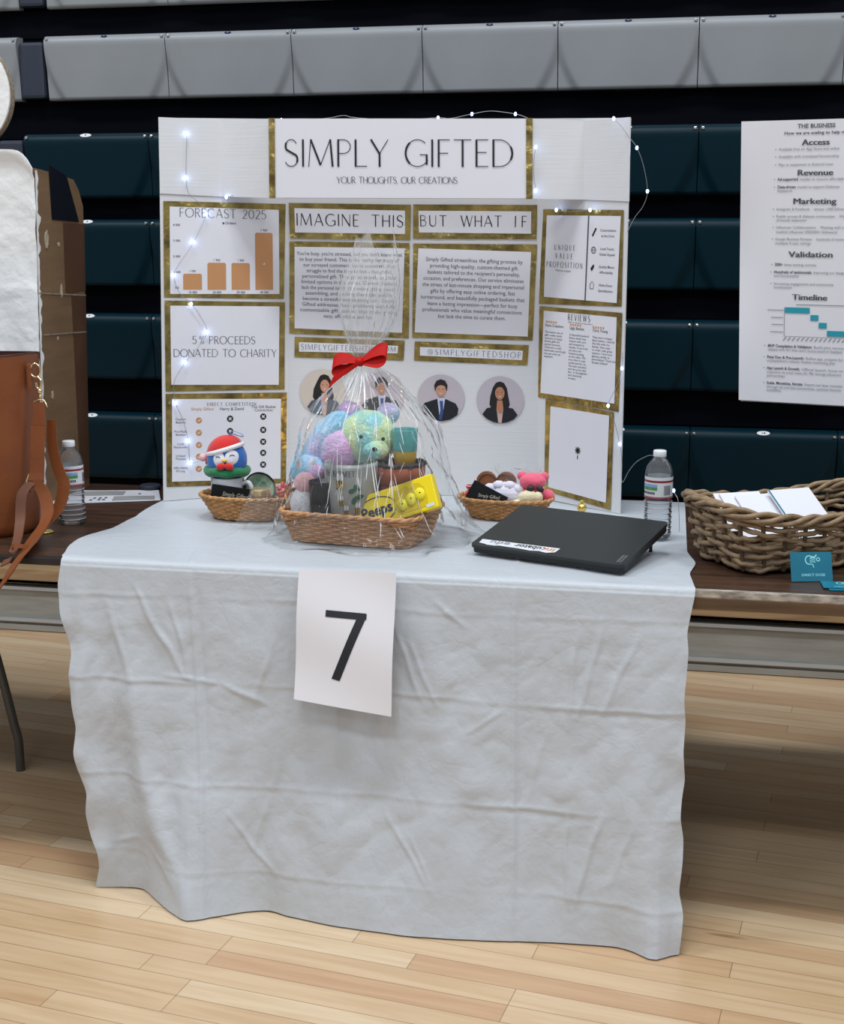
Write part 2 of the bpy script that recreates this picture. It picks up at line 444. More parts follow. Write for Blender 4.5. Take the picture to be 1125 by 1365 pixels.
# ------------------------------------------------------------------ mesh helpers
class MB:
    """collects shapes; build() links them as ONE mesh object"""
    def __init__(self):
        self.v, self.f, self.s, self.mi = [], [], [], []
        self.cur = 0
    def add(self, vs, fs, smooth=False):
        o = len(self.v)
        self.v += [tuple(p) for p in vs]
        for f in fs:
            self.f.append(tuple(i + o for i in f))
            self.s.append(smooth)
            self.mi.append(self.cur)
        return self
    def use(self, i):
        self.cur = i
        return self
    def box(self, c, s, rot=None, bevel=0.0):
        bm = bmesh.new()
        bmesh.ops.create_cube(bm, size=1)
        bmesh.ops.scale(bm, vec=s, verts=bm.verts)
        if bevel:
            bmesh.ops.bevel(bm, geom=list(bm.edges), offset=bevel, segments=2, affect='EDGES', profile=0.6)
        R = (rot or Matrix.Identity(3)).to_4x4()
        bmesh.ops.transform(bm, matrix=Matrix.Translation(c) @ R, verts=bm.verts)
        bm.verts.index_update()
        self.add([v.co for v in bm.verts], [[v.index for v in f.verts] for f in bm.faces])
        bm.free()
        return self
    def tube(self, pts, r, seg=8, closed=False, caps=True, flat=1.0):
        pts = [Vector(p) for p in pts]
        n = len(pts)
        rs = r if isinstance(r, (list, tuple)) else [r] * n
        T = []
        for i in range(n):
            a = pts[(i - 1) % n] if (closed or i > 0) else pts[0]
            b = pts[(i + 1) % n] if (closed or i < n - 1) else pts[-1]
            t = b - a
            T.append(t.normalized() if t.length > 1e-9 else Vector((0, 0, 1)))
        u = T[0].orthogonal().normalized()
        vs, fs = [], []
        for i in range(n):
            u = u - T[i] * u.dot(T[i])
            u = u.normalized() if u.length > 1e-6 else T[i].orthogonal().normalized()
            w = T[i].cross(u)
            for k in range(seg):
                a = 2 * PI * k / seg
                vs.append(pts[i] + (u * math.cos(a) + w * math.sin(a) * flat) * rs[i])
        m = n if closed else n - 1
        for i in range(m):
            j = (i + 1) % n
            for k in range(seg):
                l = (k + 1) % seg
                fs.append((i * seg + k, i * seg + l, j * seg + l, j * seg + k))
        self.add(vs, fs, True)
        if caps and not closed:
            self.add(vs[:seg], [tuple(range(seg))[::-1]])
            self.add(vs[-seg:], [tuple(range(seg))])
        return self
    def lathe(self, prof, seg=32, c=(0, 0, 0), sx=1.0, sy=1.0, smooth=True, M4=None, a0=0.0, a1=2 * PI):
        full = abs(a1 - a0 - 2 * PI) < 1e-6
        k = seg if full else seg + 1
        vs, fs = [], []
        for (r, z) in prof:
            for i in range(k):
                a = a0 + (a1 - a0) * i / seg
                p = Vector((r * math.cos(a) * sx, r * math.sin(a) * sy, z))
                if M4 is not None:
                    p = M4 @ p
                vs.append(p + Vector(c))
        for j in range(len(prof) - 1):
            for i in range(seg):
                i2 = (i + 1) % k
                fs.append((j * k + i, j * k + i2, (j + 1) * k + i2, (j + 1) * k + i))
        return self.add(vs, fs, smooth)
    def ball(self, c, r, rot=None, seg=24, rings=14, fn=None):
        r = (r, r, r) if not isinstance(r, (tuple, list)) else r
        R = rot or Matrix.Identity(3)
        vs, fs = [], []
        for j in range(rings + 1):
            t = PI * j / rings
            for i in range(seg):
                a = 2 * PI * i / seg
                d = Vector((math.sin(t) * math.cos(a), math.sin(t) * math.sin(a), math.cos(t)))
                p = Vector((d.x * r[0], d.y * r[1], d.z * r[2]))
                if fn:
                    p = fn(p, d)
                vs.append(R @ p + Vector(c))
        for j in range(rings):
            for i in range(seg):
                l = (i + 1) % seg
                fs.append((j * seg + i, (j + 1) * seg + i, (j + 1) * seg + l, j * seg + l))
        return self.add(vs, fs, True)
    def grid(self, fn, nu, nv, smooth=True, thick=0.0, flip=False):
        P = [[Vector(fn(i / nu, j / nv)) for i in range(nu + 1)] for j in range(nv + 1)]
        vs = [p for row in P for p in row]
        w = nu + 1
        fs = [(j * w + i, j * w + i + 1, (j + 1) * w + i + 1, (j + 1) * w + i) for j in range(nv) for i in range(nu)]
        if flip:
            fs = [f[::-1] for f in fs]
        if thick:
            N = [Vector((0, 0, 0)) for _ in vs]
            for f in fs:
                n = (vs[f[1]] - vs[f[0]]).cross(vs[f[3]] - vs[f[0]])
                for i in f:
                    N[i] += n
            back = [v - n.normalized() * thick for v, n in zip(vs, N)]
            o = len(vs)
            fs2 = [tuple(i + o for i in f[::-1]) for f in fs]
            ring = [i for i in range(w)] + [j * w + nu for j in range(1, nv + 1)] + [nv * w + i for i in range(nu - 1, -1, -1)] + [j * w for j in range(nv - 1, 0, -1)]
            fs3 = []
            for k in range(len(ring)):
                a, b = ring[k], ring[(k + 1) % len(ring)]
                fs3.append((b, a, a + o, b + o) if not flip else (a, b, b + o, a + o))
            self.add(vs + back, fs + fs2, smooth)
            self.add(vs + back, fs3, False)
            return self
        return self.add(vs, fs, smooth)
    def prism(self, poly, y0, y1, to=None):
        """poly in 2-D (a, b); extruded along the third axis; to(a, b, y) -> point"""
        to = to or (lambda a, b, y: (a, y, b))
        n = len(poly)
        vs = [to(a, b, y0) for a, b in poly] + [to(a, b, y1) for a, b in poly]
        fs = [tuple(range(n)), tuple(range(2 * n - 1, n - 1, -1))]
        fs += [(i, i + n, (i + 1) % n + n, (i + 1) % n) for i in range(n)]
        return self.add(vs, fs)
    def poly(self, pts):
        return self.add(pts, [tuple(range(len(pts)))])
    def build(self, name, m, parent=None, world=False, recalc=False):
        me = bpy.data.meshes.new(name)
        vs = self.v
        if world and parent is not None:
            W = (Matrix.Translation(world_of(parent)[0]) @ Matrix.Rotation(world_of(parent)[1], 4, 'Z')).inverted()
            vs = [W @ Vector(v) for v in vs]
        me.from_pydata([tuple(v) for v in vs], [], self.f)
        me.polygons.foreach_set('use_smooth', self.s)
        for mm in (m if isinstance(m, (list, tuple)) else [m]):
            me.materials.append(M[mm])
        if isinstance(m, (list, tuple)):
            me.polygons.foreach_set('material_index', self.mi)
        if recalc:
            bm = bmesh.new(); bm.from_mesh(me)
            bmesh.ops.recalc_face_normals(bm, faces=bm.faces)
            bm.to_mesh(me); bm.free()
        me.update()
        o = bpy.data.objects.new(name, me)
        COL.objects.link(o)
        if parent is not None:
            o.parent = parent
        return o

def world_of(o):
    loc, rz = Vector((0, 0, 0)), 0.0
    chain = []
    while o is not None:
        chain.append(o); o = o.parent
    for q in reversed(chain):
        loc = loc + Matrix.Rotation(rz, 3, 'Z') @ q.location
        rz += q.rotation_euler.z
    return loc, rz

def thing(name, label, cat, loc=(0, 0, 0), rz=0.0, group=None):
    o = bpy.data.objects.new(name, None)
    o.empty_display_size = 0.05
    COL.objects.link(o)
    o.location = loc
    o.rotation_euler = (0, 0, rz)
    o['label'] = label
    o['category'] = cat
    if group:
        o['group'] = group
    return o

def tag(o, label, cat, group=None):
    o['label'] = label
    o['category'] = cat
    if group:
        o['group'] = group
    return o

def structure(o):
    o['kind'] = 'structure'
    return o

def rotm(x=0, y=0, z=0):
    return Matrix.Rotation(math.radians(z), 3, 'Z') @ Matrix.Rotation(math.radians(y), 3, 'Y') @ Matrix.Rotation(math.radians(x), 3, 'X')

def interp(tab, x):
    if x <= tab[0][0]:
        return tab[0][1]
    for (a, va), (b, vb) in zip(tab, tab[1:]):
        if x <= b:
            t = (x - a) / (b - a)
            return va + (vb - va) * t
    return tab[-1][1]

def sinterp(tab, x):
    """smoothed piecewise interpolation"""
    w = 0.012
    return (interp(tab, x - w) + 2 * interp(tab, x) + interp(tab, x + w)) / 4

def spline(pts, n=6, closed=False):
    """Catmull-Rom through pts"""
    P = [Vector(p) for p in pts]
    out = []
    m = len(P)
    for i in range(m if closed else m - 1):
        p0 = P[(i - 1) % m] if (closed or i > 0) else P[0]
        p1, p2 = P[i], P[(i + 1) % m]
        p3 = P[(i + 2) % m] if (closed or i + 2 < m) else P[-1]
        for k in range(n):
            t = k / n
            out.append(0.5 * ((2 * p1) + (p2 - p0) * t + (2 * p0 - 5 * p1 + 4 * p2 - p3) * t * t + (3 * p1 - p0 - 3 * p2 + p3) * t ** 3))
    if not closed:
        out.append(P[-1])
    return out

class Patch:
    """a bilinear four-cornered sheet in space: bottom-left, bottom-right, top-right, top-left"""
    def __init__(s, a, b, c, d, bow=0.0):
        s.a, s.b, s.c, s.d = (Vector(p) for p in (a, b, c, d))
        s.n = (s.b - s.a).cross(s.d - s.a).normalized()
        s.w = ((s.b - s.a).length + (s.c - s.d).length) / 2
        s.h = ((s.d - s.a).length + (s.c - s.b).length) / 2
    def uv(s, u, v, off=0.0):
        return (1 - u) * (1 - v) * s.a + u * (1 - v) * s.b + u * v * s.c + (1 - u) * v * s.d + s.n * off
    def at(s, x, y, off=0.0):
        return s.uv(x / s.w, y / s.h, off)
    def sub(s, uvs, off):
        return Patch(*[s.uv(u, v, off) for u, v in uvs])
    def sheet(s, mb, thick=0.0006, n=4):
        mb.grid(lambda u, v: s.uv(u, v), n, n, smooth=False, thick=thick)
        return mb
    def shape(s, mb, pts, off=0.0006):
        return mb.poly([s.at(x, y, off) for x, y in pts])
    def rect(s, mb, x0, y0, x1, y1, off=0.0006):
        return s.shape(mb, [(x0, y0), (x1, y0), (x1, y1), (x0, y1)], off)

# ------------------------------------------------------------------ lettering
def arc(cx, cy, rx, ry, a0, a1, n=14):
    return [(cx + rx * math.cos(math.radians(a0 + (a1 - a0) * i / n)), cy + ry * math.sin(math.radians(a0 + (a1 - a0) * i / n))) for i in range(n + 1)]

A_, B_ = 'T', 't'     # thick and thin strokes
GL = {
    'A': (.74, [(B_, [(0, 0), (.37, 1)]), (A_, [(.37, 1), (.74, 0)]), (B_, [(.13, .34), (.6, .34)])]),
    'B': (.55, [(A_, [(.04, 0), (.04, 1)]), (B_, [(.04, .985), (.25, .985)] + arc(.25, .77, .22, .215, 90, -90) + [(.04, .555)]), (B_, [(.25, .555)] + arc(.27, .285, .27, .27, 90, -90) + [(.04, .015)])]),
    'C': (.78, [(B_, arc(.46, .5, .45, .49, 48, 130)), (A_, arc(.46, .5, .45, .49, 130, 230)), (B_, arc(.46, .5, .45, .49, 230, 312))]),
    'D': (.76, [(A_, [(.04, 0), (.04, 1)]), (B_, [(.04, .985), (.26, .985)] + arc(.26, .5, .48, .485, 90, 30)), (A_, arc(.26, .5, .48, .485, 30, -30)), (B_, arc(.26, .5, .48, .485, -30, -90) + [(.04, .015)])]),
    'E': (.48, [(A_, [(.04, 0), (.04, 1)]), (B_, [(.04, .985), (.48, .985)]), (B_, [(.04, .53), (.42, .53)]), (B_, [(.04, .015), (.48, .015)])]),
    'F': (.46, [(A_, [(.04, 0), (.04, 1)]), (B_, [(.04, .985), (.46, .985)]), (B_, [(.04, .5), (.40, .5)])]),
    'G': (.82, [(B_, arc(.46, .5, .45, .49, 48, 130)), (A_, arc(.46, .5, .45, .49, 130, 230)), (B_, arc(.46, .5, .45, .49, 230, 330)), (B_, [(.55, .44), (.84, .44)]), (A_, [(.81, .44), (.81, .08)])]),
    'H': (.66, [(A_, [(.04, 0), (.04, 1)]), (A_, [(.62, 0), (.62, 1)]), (B_, [(.04, .5), (.62, .5)])]),
    'I': (.10, [(A_, [(.05, 0), (.05, 1)])]),
    'J': (.40, [(A_, [(.34, 1), (.34, .25)]), (B_, arc(.17, .25, .17, .24, 0, -160))]),
    'K': (.62, [(A_, [(.04, 0), (.04, 1)]), (B_, [(.58, 1), (.04, .45)]), (A_, [(.2, .6), (.62, 0)])]),
    'L': (.48, [(A_, [(.04, 0), (.04, 1)]), (B_, [(.04, .015), (.48, .015)])]),
    'M': (.98, [(B_, [(.02, 0), (.1, 1)]), (A_, [(.1, 1), (.48, .06)]), (B_, [(.48, .06), (.86, 1)]), (A_, [(.86, 1), (.95, 0)])]),
    'N': (.72, [(B_, [(.03, 0), (.03, 1)]), (A_, [(.03, 1), (.69, 0)]), (B_, [(.69, 0), (.69, 1)])]),
    'O': (.92, [(B_, arc(.46, .5, .45, .49, 50, 130)), (A_, arc(.46, .5, .45, .49, 130, 230)), (B_, arc(.46, .5, .45, .49, 230, 310)), (A_, arc(.46, .5, .45, .49, 310, 410))]),
    'P': (.52, [(A_, [(.04, 0), (.04, 1)]), (B_, [(.04, .985), (.24, .985)] + arc(.24, .735, .27, .25, 90, -90) + [(.04, .485)])]),
    'Q': (.92, [(B_, arc(.46, .5, .45, .49, 50, 130)), (A_, arc(.46, .5, .45, .49, 130, 230)), (B_, arc(.46, .5, .45, .49, 230, 310)), (A_, arc(.46, .5, .45, .49, 310, 410)), (B_, [(.5, .2), (.9, -.1)])]),
    'R': (.56, [(A_, [(.04, 0), (.04, 1)]), (B_, [(.04, .985), (.24, .985)] + arc(.24, .745, .26, .24, 90, -90) + [(.04, .505)]), (A_, [(.24, .5), (.56, 0)])]),
    'S': (.52, [(B_, arc(.26, .755, .22, .235, 25, 150)), (A_, arc(.26, .755, .22, .235, 150, 215) + [(.26, .52)] + arc(.26, .26, .24, .25, 40, -25)), (B_, arc(.26, .26, .24, .25, -25, -160))]),
    'T': (.66, [(B_, [(0, .985), (.66, .985)]), (A_, [(.33, 0), (.33, 1)])]),
    'U': (.64, [(A_, [(.04, 1), (.04, .3)] + arc(.32, .3, .28, .29, 180, 270)), (B_, arc(.32, .3, .28, .29, 270, 360) + [(.6, 1)])]),
    'V': (.70, [(A_, [(0, 1), (.35, 0)]), (B_, [(.35, 0), (.70, 1)])]),
    'W': (1.06, [(A_, [(0, 1), (.28, 0)]), (B_, [(.28, 0), (.53, 1)]), (A_, [(.53, 1), (.79, 0)]), (B_, [(.79, 0), (1.06, 1)])]),
    'X': (.66, [(A_, [(0, 1), (.66, 0)]), (B_, [(.66, 1), (0, 0)])]),
    'Y': (.66, [(A_, [(0, 1), (.33, .48)]), (B_, [(.66, 1), (.33, .48)]), (A_, [(.33, .5), (.33, 0)])]),
    '0': (.62, [(A_, arc(.31, .5, .28, .49, 120, 240)), (B_, arc(.31, .5, .28, .49, 240, 300)), (A_, arc(.31, .5, .28, .49, 300, 420)), (B_, arc(.31, .5, .28, .49, 60, 120))]),
    '2': (.52, [(B_, arc(.26, .74, .23, .25, 165, 40)), (A_, arc(.26, .74, .23, .25, 40, -30) + [(.03, .015)]), (B_, [(.0, .015), (.52, .015)])]),
    '5': (.52, [(B_, [(.46, .985), (.09, .985)]), (A_, [(.09, 1), (.06, .55)]), (B_, [(.06, .55)] + arc(.24, .32, .25, .30, 110, 50)), (A_, arc(.24, .32, .25, .30, 50, -40)), (B_, arc(.24, .32, .25, .30, -40, -150))]),
    '%': (.62, [(B_, arc(.14, .8, .12, .17, 0, 360)), (B_, arc(.48, .2, .12, .17, 0, 360)), (B_, [(.1, 0), (.52, 1)])]),
    '@': (.98, [(B_, arc(.49, .46, .46, .5, -50, 300, 22)), (B_, arc(.47, .46, .2, .24, 0, 360)), (B_, [(.68, .68), (.68, .3)] + arc(.8, .32, .13, .12, 180, 330))]),
    '.': (.12, [(A_, [(.06, 0), (.06, .07)])]),
    ',': (.12, [(B_, [(.08, .06), (.03, -.14)])]),
    '-': (.3, [(B_, [(0, .45), (.3, .45)])]),
    ' ': (.42, []),
}

def ribbon2d(pts, w):
    out_l, out_r = [], []
    n = len(pts)
    for i in range(n):
        a = pts[max(0, i - 1)]
        b = pts[min(n - 1, i + 1)]
        dx, dy = b[0] - a[0], b[1] - a[1]
        l = math.hypot(dx, dy) or 1
        nx, ny = -dy / l * w / 2, dx / l * w / 2
        out_l.append((pts[i][0] + nx, pts[i][1] + ny))
        out_r.append((pts[i][0] - nx, pts[i][1] - ny))
    return [(out_l[i], out_l[i + 1], out_r[i + 1], out_r[i]) for i in range(n - 1)]

def stroke_width(text, h, gap, xs):
    return sum((GL[c][0] * xs + gap) * h for c in text) - gap * h

def strokes(mb, patch, text, cx, y, h, width=None, gap=0.16, xs=1.0, T=0.085, t=0.035, off=0.0006, align='C', slope=0.0):
    """letters of drawn strokes, height h, centred on cx; width fixes the full width through the gap"""
    if width:
        base = sum(GL[c][0] * xs * h for c in text)
        gap = (width - base) / max(1, len(text) - 1) / h
    tw = stroke_width(text, h, gap, xs)
    x = cx - tw / 2 if align == 'C' else cx
    for c in text:
        gw, st = GL[c]
        for k, pts in st:
            P = [(x + px * xs * h, y + py * h) for px, py in pts]
            for q in ribbon2d(P, (T if k == 'T' else t) * h):
                patch.shape(mb, [(a, b + slope * (a - cx)) for a, b in q], off)
        x += (gw * xs + gap) * h

_tc = {}
def text2d(s, bold=0.0):
    key = (s, bold)
    if key not in _tc:
        cu = bpy.data.curves.new('t', 'FONT')
        cu.body = s
        cu.size = 1.0
        cu.resolution_u = 2
        cu.offset = bold
        ob = bpy.data.objects.new('t', cu)
        me = bpy.data.meshes.new_from_object(ob)
        vs = [(v.co.x, v.co.y) for v in me.vertices]
        fs = [tuple(p.vertices) for p in me.polygons]
        bpy.data.objects.remove(ob); bpy.data.curves.remove(cu); bpy.data.meshes.remove(me)
        _tc[key] = (vs, fs)
    return _tc[key]

def words(mb, patch, s, x, y, h, bold=0.0, align='C', off=0.0006, xs=1.0, slope=0.0, shear=0.0, width=None):
    vs, fs = text2d(s, bold)
    if not vs:
        return
    k = h
    w = max(v[0] for v in vs)
    if width:
        xs = width / (w * k)
    x0 = x - (w * k * xs / 2 if align == 'C' else 0)
    mb.add([patch.at(x0 + (a + shear * b) * k * xs, y + b * k + slope * (x0 + a * k * xs - x), off) for a, b in vs], fs)

def circle2(cx, cy, r, n=40, ry=None):
    return [(cx + r * math.cos(2 * PI * i / n), cy + (ry or r) * math.sin(2 * PI * i / n)) for i in range(n)]

# ------------------------------------------------------------------ woven baskets
def outline(n, a, b, t):
    """superellipse point at t (0..1), evenly enough spaced"""
    ang = 2 * PI * t
    c, s = math.cos(ang), math.sin(ang)
    k = (abs(c) ** n + abs(s) ** n) ** (-1 / n)
    return a * c * k, b * s * k

def ring_points(n, a, b, count):
    raw = [outline(n, a, b, i / 720) for i in range(721)]
    L = [0]
    for p, q in zip(raw, raw[1:]):
        L.append(L[-1] + math.hypot(q[0] - p[0], q[1] - p[1]))
    out, j = [], 0
    for i in range(count):
        d = L[-1] * i / count
        while L[j + 1] < d:
            j += 1
        t = (d - L[j]) / max(1e-9, L[j + 1] - L[j])
        out.append((raw[j][0] + (raw[j + 1][0] - raw[j][0]) * t, raw[j][1] + (raw[j + 1][1] - raw[j][1]) * t))
    return out

def woven(root, n, bot, top, z0, z1, rows, stakes, rad, amp, m_weave, m_stake, m_rim, rim_r, jitter=0.0, sub=4, rim_turns=2, flat=1.0, wave=None, base_th=0.004, seed=1, seg=6, rim_amp=None, rim_twist=None):
    rnd = random.Random(seed)
    cnt = stakes * sub
    if stakes % 2 == 0:
        pass
    weave, stk, rim = MB(), MB(), MB()
    wave = wave or (lambda x, y: 0.0)
    def dims(t):
        return bot[0] + (top[0] - bot[0]) * t, bot[1] + (top[1] - bot[1]) * t
    for r in range(rows):
        t = (r + 0.5) / rows
        a, b = dims(t)
        P = ring_points(n, a, b, cnt)
        pts = []
        ph = rnd.random() * 6
        for i, (x, y) in enumerate(P):
            k = math.cos(PI * (i / sub + r)) * amp
            l = math.hypot(x, y) or 1
            z = z0 + (z1 - z0) * t + wave(x, y) * t + jitter * math.sin(i * 0.37 + ph) + jitter * (rnd.random() - 0.5)
            pts.append((x * (1 + k / l), y * (1 + k / l), z))
        weave.tube(pts, rad, seg, closed=True, flat=flat)
    Pb, Pt = ring_points(n, *bot, cnt), ring_points(n, *top, cnt)
    for i in range(0, cnt, sub):
        p, q = Pb[i], Pt[i]
        stk.tube([(p[0], p[1], z0 + 0.001), (q[0], q[1], z1 + wave(*q))], rad * 0.9, 6)
    P = ring_points(n, top[0] + 0.001, top[1] + 0.001, cnt * 2)
    ra = rim_amp if rim_amp is not None else rim_r * 0.55
    for k in range(rim_turns):
        pts = []
        for i, (x, y) in enumerate(P):
            w = 2 * PI * (i / (2 * cnt)) * (rim_twist if rim_twist is not None else stakes // 2) + 2 * PI * k / rim_turns + (0.5 * math.sin(i * 0.21 + k * 2) if rim_twist is not None else 0)
            l = math.hypot(x, y)
            pts.append((x * (1 + ra * math.cos(w) / l), y * (1 + ra * math.cos(w) / l), z1 + wave(x, y) + ra * math.sin(w)))
        rim.tube(pts, rim_r, seg, closed=True)
    bs = MB()
    Pn = ring_points(n, bot[0] - rad, bot[1] - rad, 60)
    bs.prism(Pn, z0, z0 + base_th, to=lambda a, b, y: (a, b, y))
    weave.build('woven_wall', m_weave, root)
    stk.build('stakes', m_stake, root)
    rim.build('rim', m_rim, root)
    bs.build('base', m_stake, root)

# ------------------------------------------------------------------ the setting
structure(MB().grid(lambda u, v: (-6 + 11 * u, -3.5 + 9.5 * v, 0), 1, 1, smooth=False).build('floor', 'floor'))
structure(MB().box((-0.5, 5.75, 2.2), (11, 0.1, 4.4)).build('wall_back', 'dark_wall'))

# ------------------------------------------------------------------ bleachers
SW = 0.4715
def seat_mesh(w, h):
    mb = MB()
    hw = w / 2 - 0.0015
    prof = []
    R = 0.030
    for k in range(7):
        a = PI / 2 * (1 - k / 6)                      # rounded top roll
        prof.append((R - R * math.cos(a), -R + R * math.sin(a), 0.0))
    pts = [(0.06, 0.001)] + [(p[0], p[1]) for p in prof]
    nface = 16
    for k in range(1, nface + 1):
        pts.append((0.0 + 0.014 * (k / nface), -R - (h - R) * k / nface))
    pts.append((0.05, -h))
    xs = [-1 + 2 * i / 56 for i in range(57)]
    def cheek(x, t):
        xb = 0.985 - 0.30 * t ** 1.8
        d = abs(x) - xb
        return 0.012 * min(1, max(0, d / 0.09)) * min(1, t * 4)
    vs, fs = [], []
    for j, (y, z) in enumerate(pts):
        t = max(0, min(1, (-z - R) / (h - R)))
        for x in xs:
            vs.append((x * hw, y + (cheek(x, t) if j < len(pts) - 1 else 0), z))
    w_ = len(xs)
    for j in range(len(pts) - 1):
        for i in range(w_ - 1):
            fs.append((j * w_ + i, (j + 1) * w_ + i, (j + 1) * w_ + i + 1, j * w_ + i + 1))
    mb.add(vs, fs, True)
    n = len(pts)
    for i in (0, w_ - 1):                              # end caps
        mb.add([vs[j * w_ + i] for j in range(n)] + [(vs[i][0], 0.06, -h)], [tuple(range(n + 1))])
    return mb

DK = 'seat_dark'
def number_plate(seat, colour, m, num):
    dark = colour == DK
    pl = MB()
    pl.prism(circle2(0, 0, 0.021 if dark else 0.012, 24, 0.0085 if dark else 0.0045), 0.0, 0.0030, to=lambda a, c, q: (a, -q, c))
    v, f = text2d(str(num), 0.02)
    wm_ = max(a[0] for a in v)
    k = 0.013 if dark else 0.007
    pl.use(1).add([((a - wm_ / 2) * k, -0.0034, (c - 0.34) * k) for a, c in v], f)
    p = pl.build('number_plate', [m, 'ink' if dark else 'label_white'], seat)
    p.location = (0, 0.0088, -0.0088)
    p.rotation_euler = (math.radians(-45), 0, 0)

def bleacher_row(label, y, ztop, h, x0, k0, k1, colour, gap_below, tag_mat):
    t = thing('bleacher_row', label, 'bleacher seats', (x0, y, ztop), 0, 'rows of closed bleacher seating')
    first = None
    for k in range(k0, k1):
        cx = (k + 0.5) * SW
        if first is None:
            s = seat_mesh(SW, h).build('seat', colour, t)
            s.location = (cx, 0, 0)
            bs_ = []
            for sx in (-1, 1):
                br = MB(); br.box((sx * (SW / 2 - 0.012), 0.004, -0.013), (0.011, 0.012, 0.010), bevel=0.003)
                bs_.append(br.build('bracket', 'chrome', s))
            first = (s, *bs_)
        else:
            s = first[0].copy(); COL.objects.link(s); s.parent = t; s.location = (cx, 0, 0)
            for q in first[1:]:
                c = q.copy(); COL.objects.link(c); c.parent = s
        number_plate(s, colour, tag_mat, (14 if colour == DK else 12) + k)
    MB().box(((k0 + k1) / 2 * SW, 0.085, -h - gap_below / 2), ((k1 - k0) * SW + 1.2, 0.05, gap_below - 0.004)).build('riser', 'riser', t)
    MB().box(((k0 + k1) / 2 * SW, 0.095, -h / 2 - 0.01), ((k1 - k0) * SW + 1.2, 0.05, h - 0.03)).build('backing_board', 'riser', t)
    xe = k0 * SW
    MB().box((xe - 0.056, 0.035, -0.12), (0.096, 0.05, 0.20), bevel=0.012).build('aisle_panel', 'slate', t)
    if colour == 'seat_grey':
        c = first[0].copy(); COL.objects.link(c); c.parent = t; c.location = (xe - 0.108 - SW / 2, 0, 0)
        for q in first[1:]:
            d = q.copy(); COL.objects.link(d); d.parent = c
    return t

bleacher_row('pale grey bleacher seats in the highest row, only their lower edge visible', 4.84, 2.497, 0.227, -0.014, -5, 3, 'seat_grey', 0.10, 'ink')
bleacher_row('pale grey bleacher seat row with smooth fronts just above the white display board', 4.82, 2.170, 0.227, -0.014, -5, 3, 'seat_grey', 0.135, 'navy')
DK = 'seat_dark'
bleacher_row('dark green bleacher seat row level with the title of the display board', 4.60, 1.806, 0.221, -0.002, -5, 3, DK, 0.077, 'label_white')
bleacher_row('dark green bleacher seat row level with the forecast chart', 4.575, 1.508, 0.231, 0.0, -5, 3, DK, 0.098, 'label_white')
bleacher_row('dark green bleacher seat row level with the portrait photos', 4.545, 1.178, 0.232, 0.004, -5, 3, DK, 0.121, 'label_white')
bleacher_row('lowest visible dark green bleacher seat row, behind the water bottles and wicker basket', 4.52, 0.824, 0.235, 0.008, -5, 3, DK, 0.342, 'label_white')

t = thing('bleacher_skirt', 'grey aluminium bottom skirt of the bleachers standing on the maple floor', 'bleacher base', (-0.7, 4.5, 0))
MB().box((0, 0.02, 0.088), (6.4, 0.04, 0.165)).build('skirt_panel', 'alu', t)
MB().box((0, -0.004, 0.165), (6.4, 0.012, 0.012)).box((0, 0.0, 0.158), (6.4, 0.006, 0.004)).build('trim_rail', 'alu_light', t)
MB().box((0, -0.006, 0.042), (6.4, 0.014, 0.010)).build('trim_rail', 'alu_light', t)
MB().box((0, 0.0, 0.014), (6.4, 0.02, 0.022)).build('foot_rail', 'alu', t)
MB().box((0, 0.06, 0.185), (6.4, 0.05, 0.024)).build('shadow_gap_board', 'riser', t)
MB().box((0, 0.09, 0.221), (6.4, 0.22, 0.046), bevel=0.004).build('deck_plank', 'deck', t)

# ------------------------------------------------------------------ tables
def table(label, x0, x1, edge, apron, legs, D=0.88):
    t = thing('folding_table', label, 'table', ((x0 + x1) / 2, 3.195, 0))
    w = x1 - x0
    MB().box((0, 0, 0.7305), (w - 0.006, D, 0.019)).build('table_top', 'table_wood', t)
    e = MB()
    e.box((0, -D / 2 - 0.0025, 0.7295), (w, 0.012, 0.0185), bevel=0.003)
    e.box((0, D / 2 + 0.0025, 0.7295), (w, 0.012, 0.0185), bevel=0.003)
    e.build('edge_band', edge, t)
    if apron:
        MB().box((0, -0.44, 0.709), (w - 0.02, 0.02, 0.024)).build('apron', 'table_apron', t)
    for (lx, d) in legs:
        for ly in (0.045,) if lx == 'bent' else (-0.36, 0.36):
            pts = [(d - 0.14, ly, 0.712), (d - 0.045, ly, 0.30), (d - 0.012, ly, 0.14), (d - 0.002, ly, 0.095), (d, ly, 0.06), (d, ly, 0.0)]
            if lx == 'mirror':
                pts = [(2 * d - p[0], p[1], p[2]) for p in pts]
            MB().tube(spline(pts, 5), 0.0125, 10).build('leg', 'steel', t)
    return t

table('dark wooden table holding the brown bag, a trimmed bent grey leg below it', -3.30, -1.345, 'table_edge_dark', False, [('bent', -1.777 + 2.3225), ('mirror', -0.80)])
table('dark wooden table with a worn pale edge under the large willow basket', -0.012, 1.85, 'table_edge', True, [('bent', 0.80), ('mirror', -0.1)])
HID = table('table hidden under the white plastic cloth', -1.340, -0.018, 'table_edge_dark', False, [('side', 0.60), ('mirror', -0.45)], 0.86)

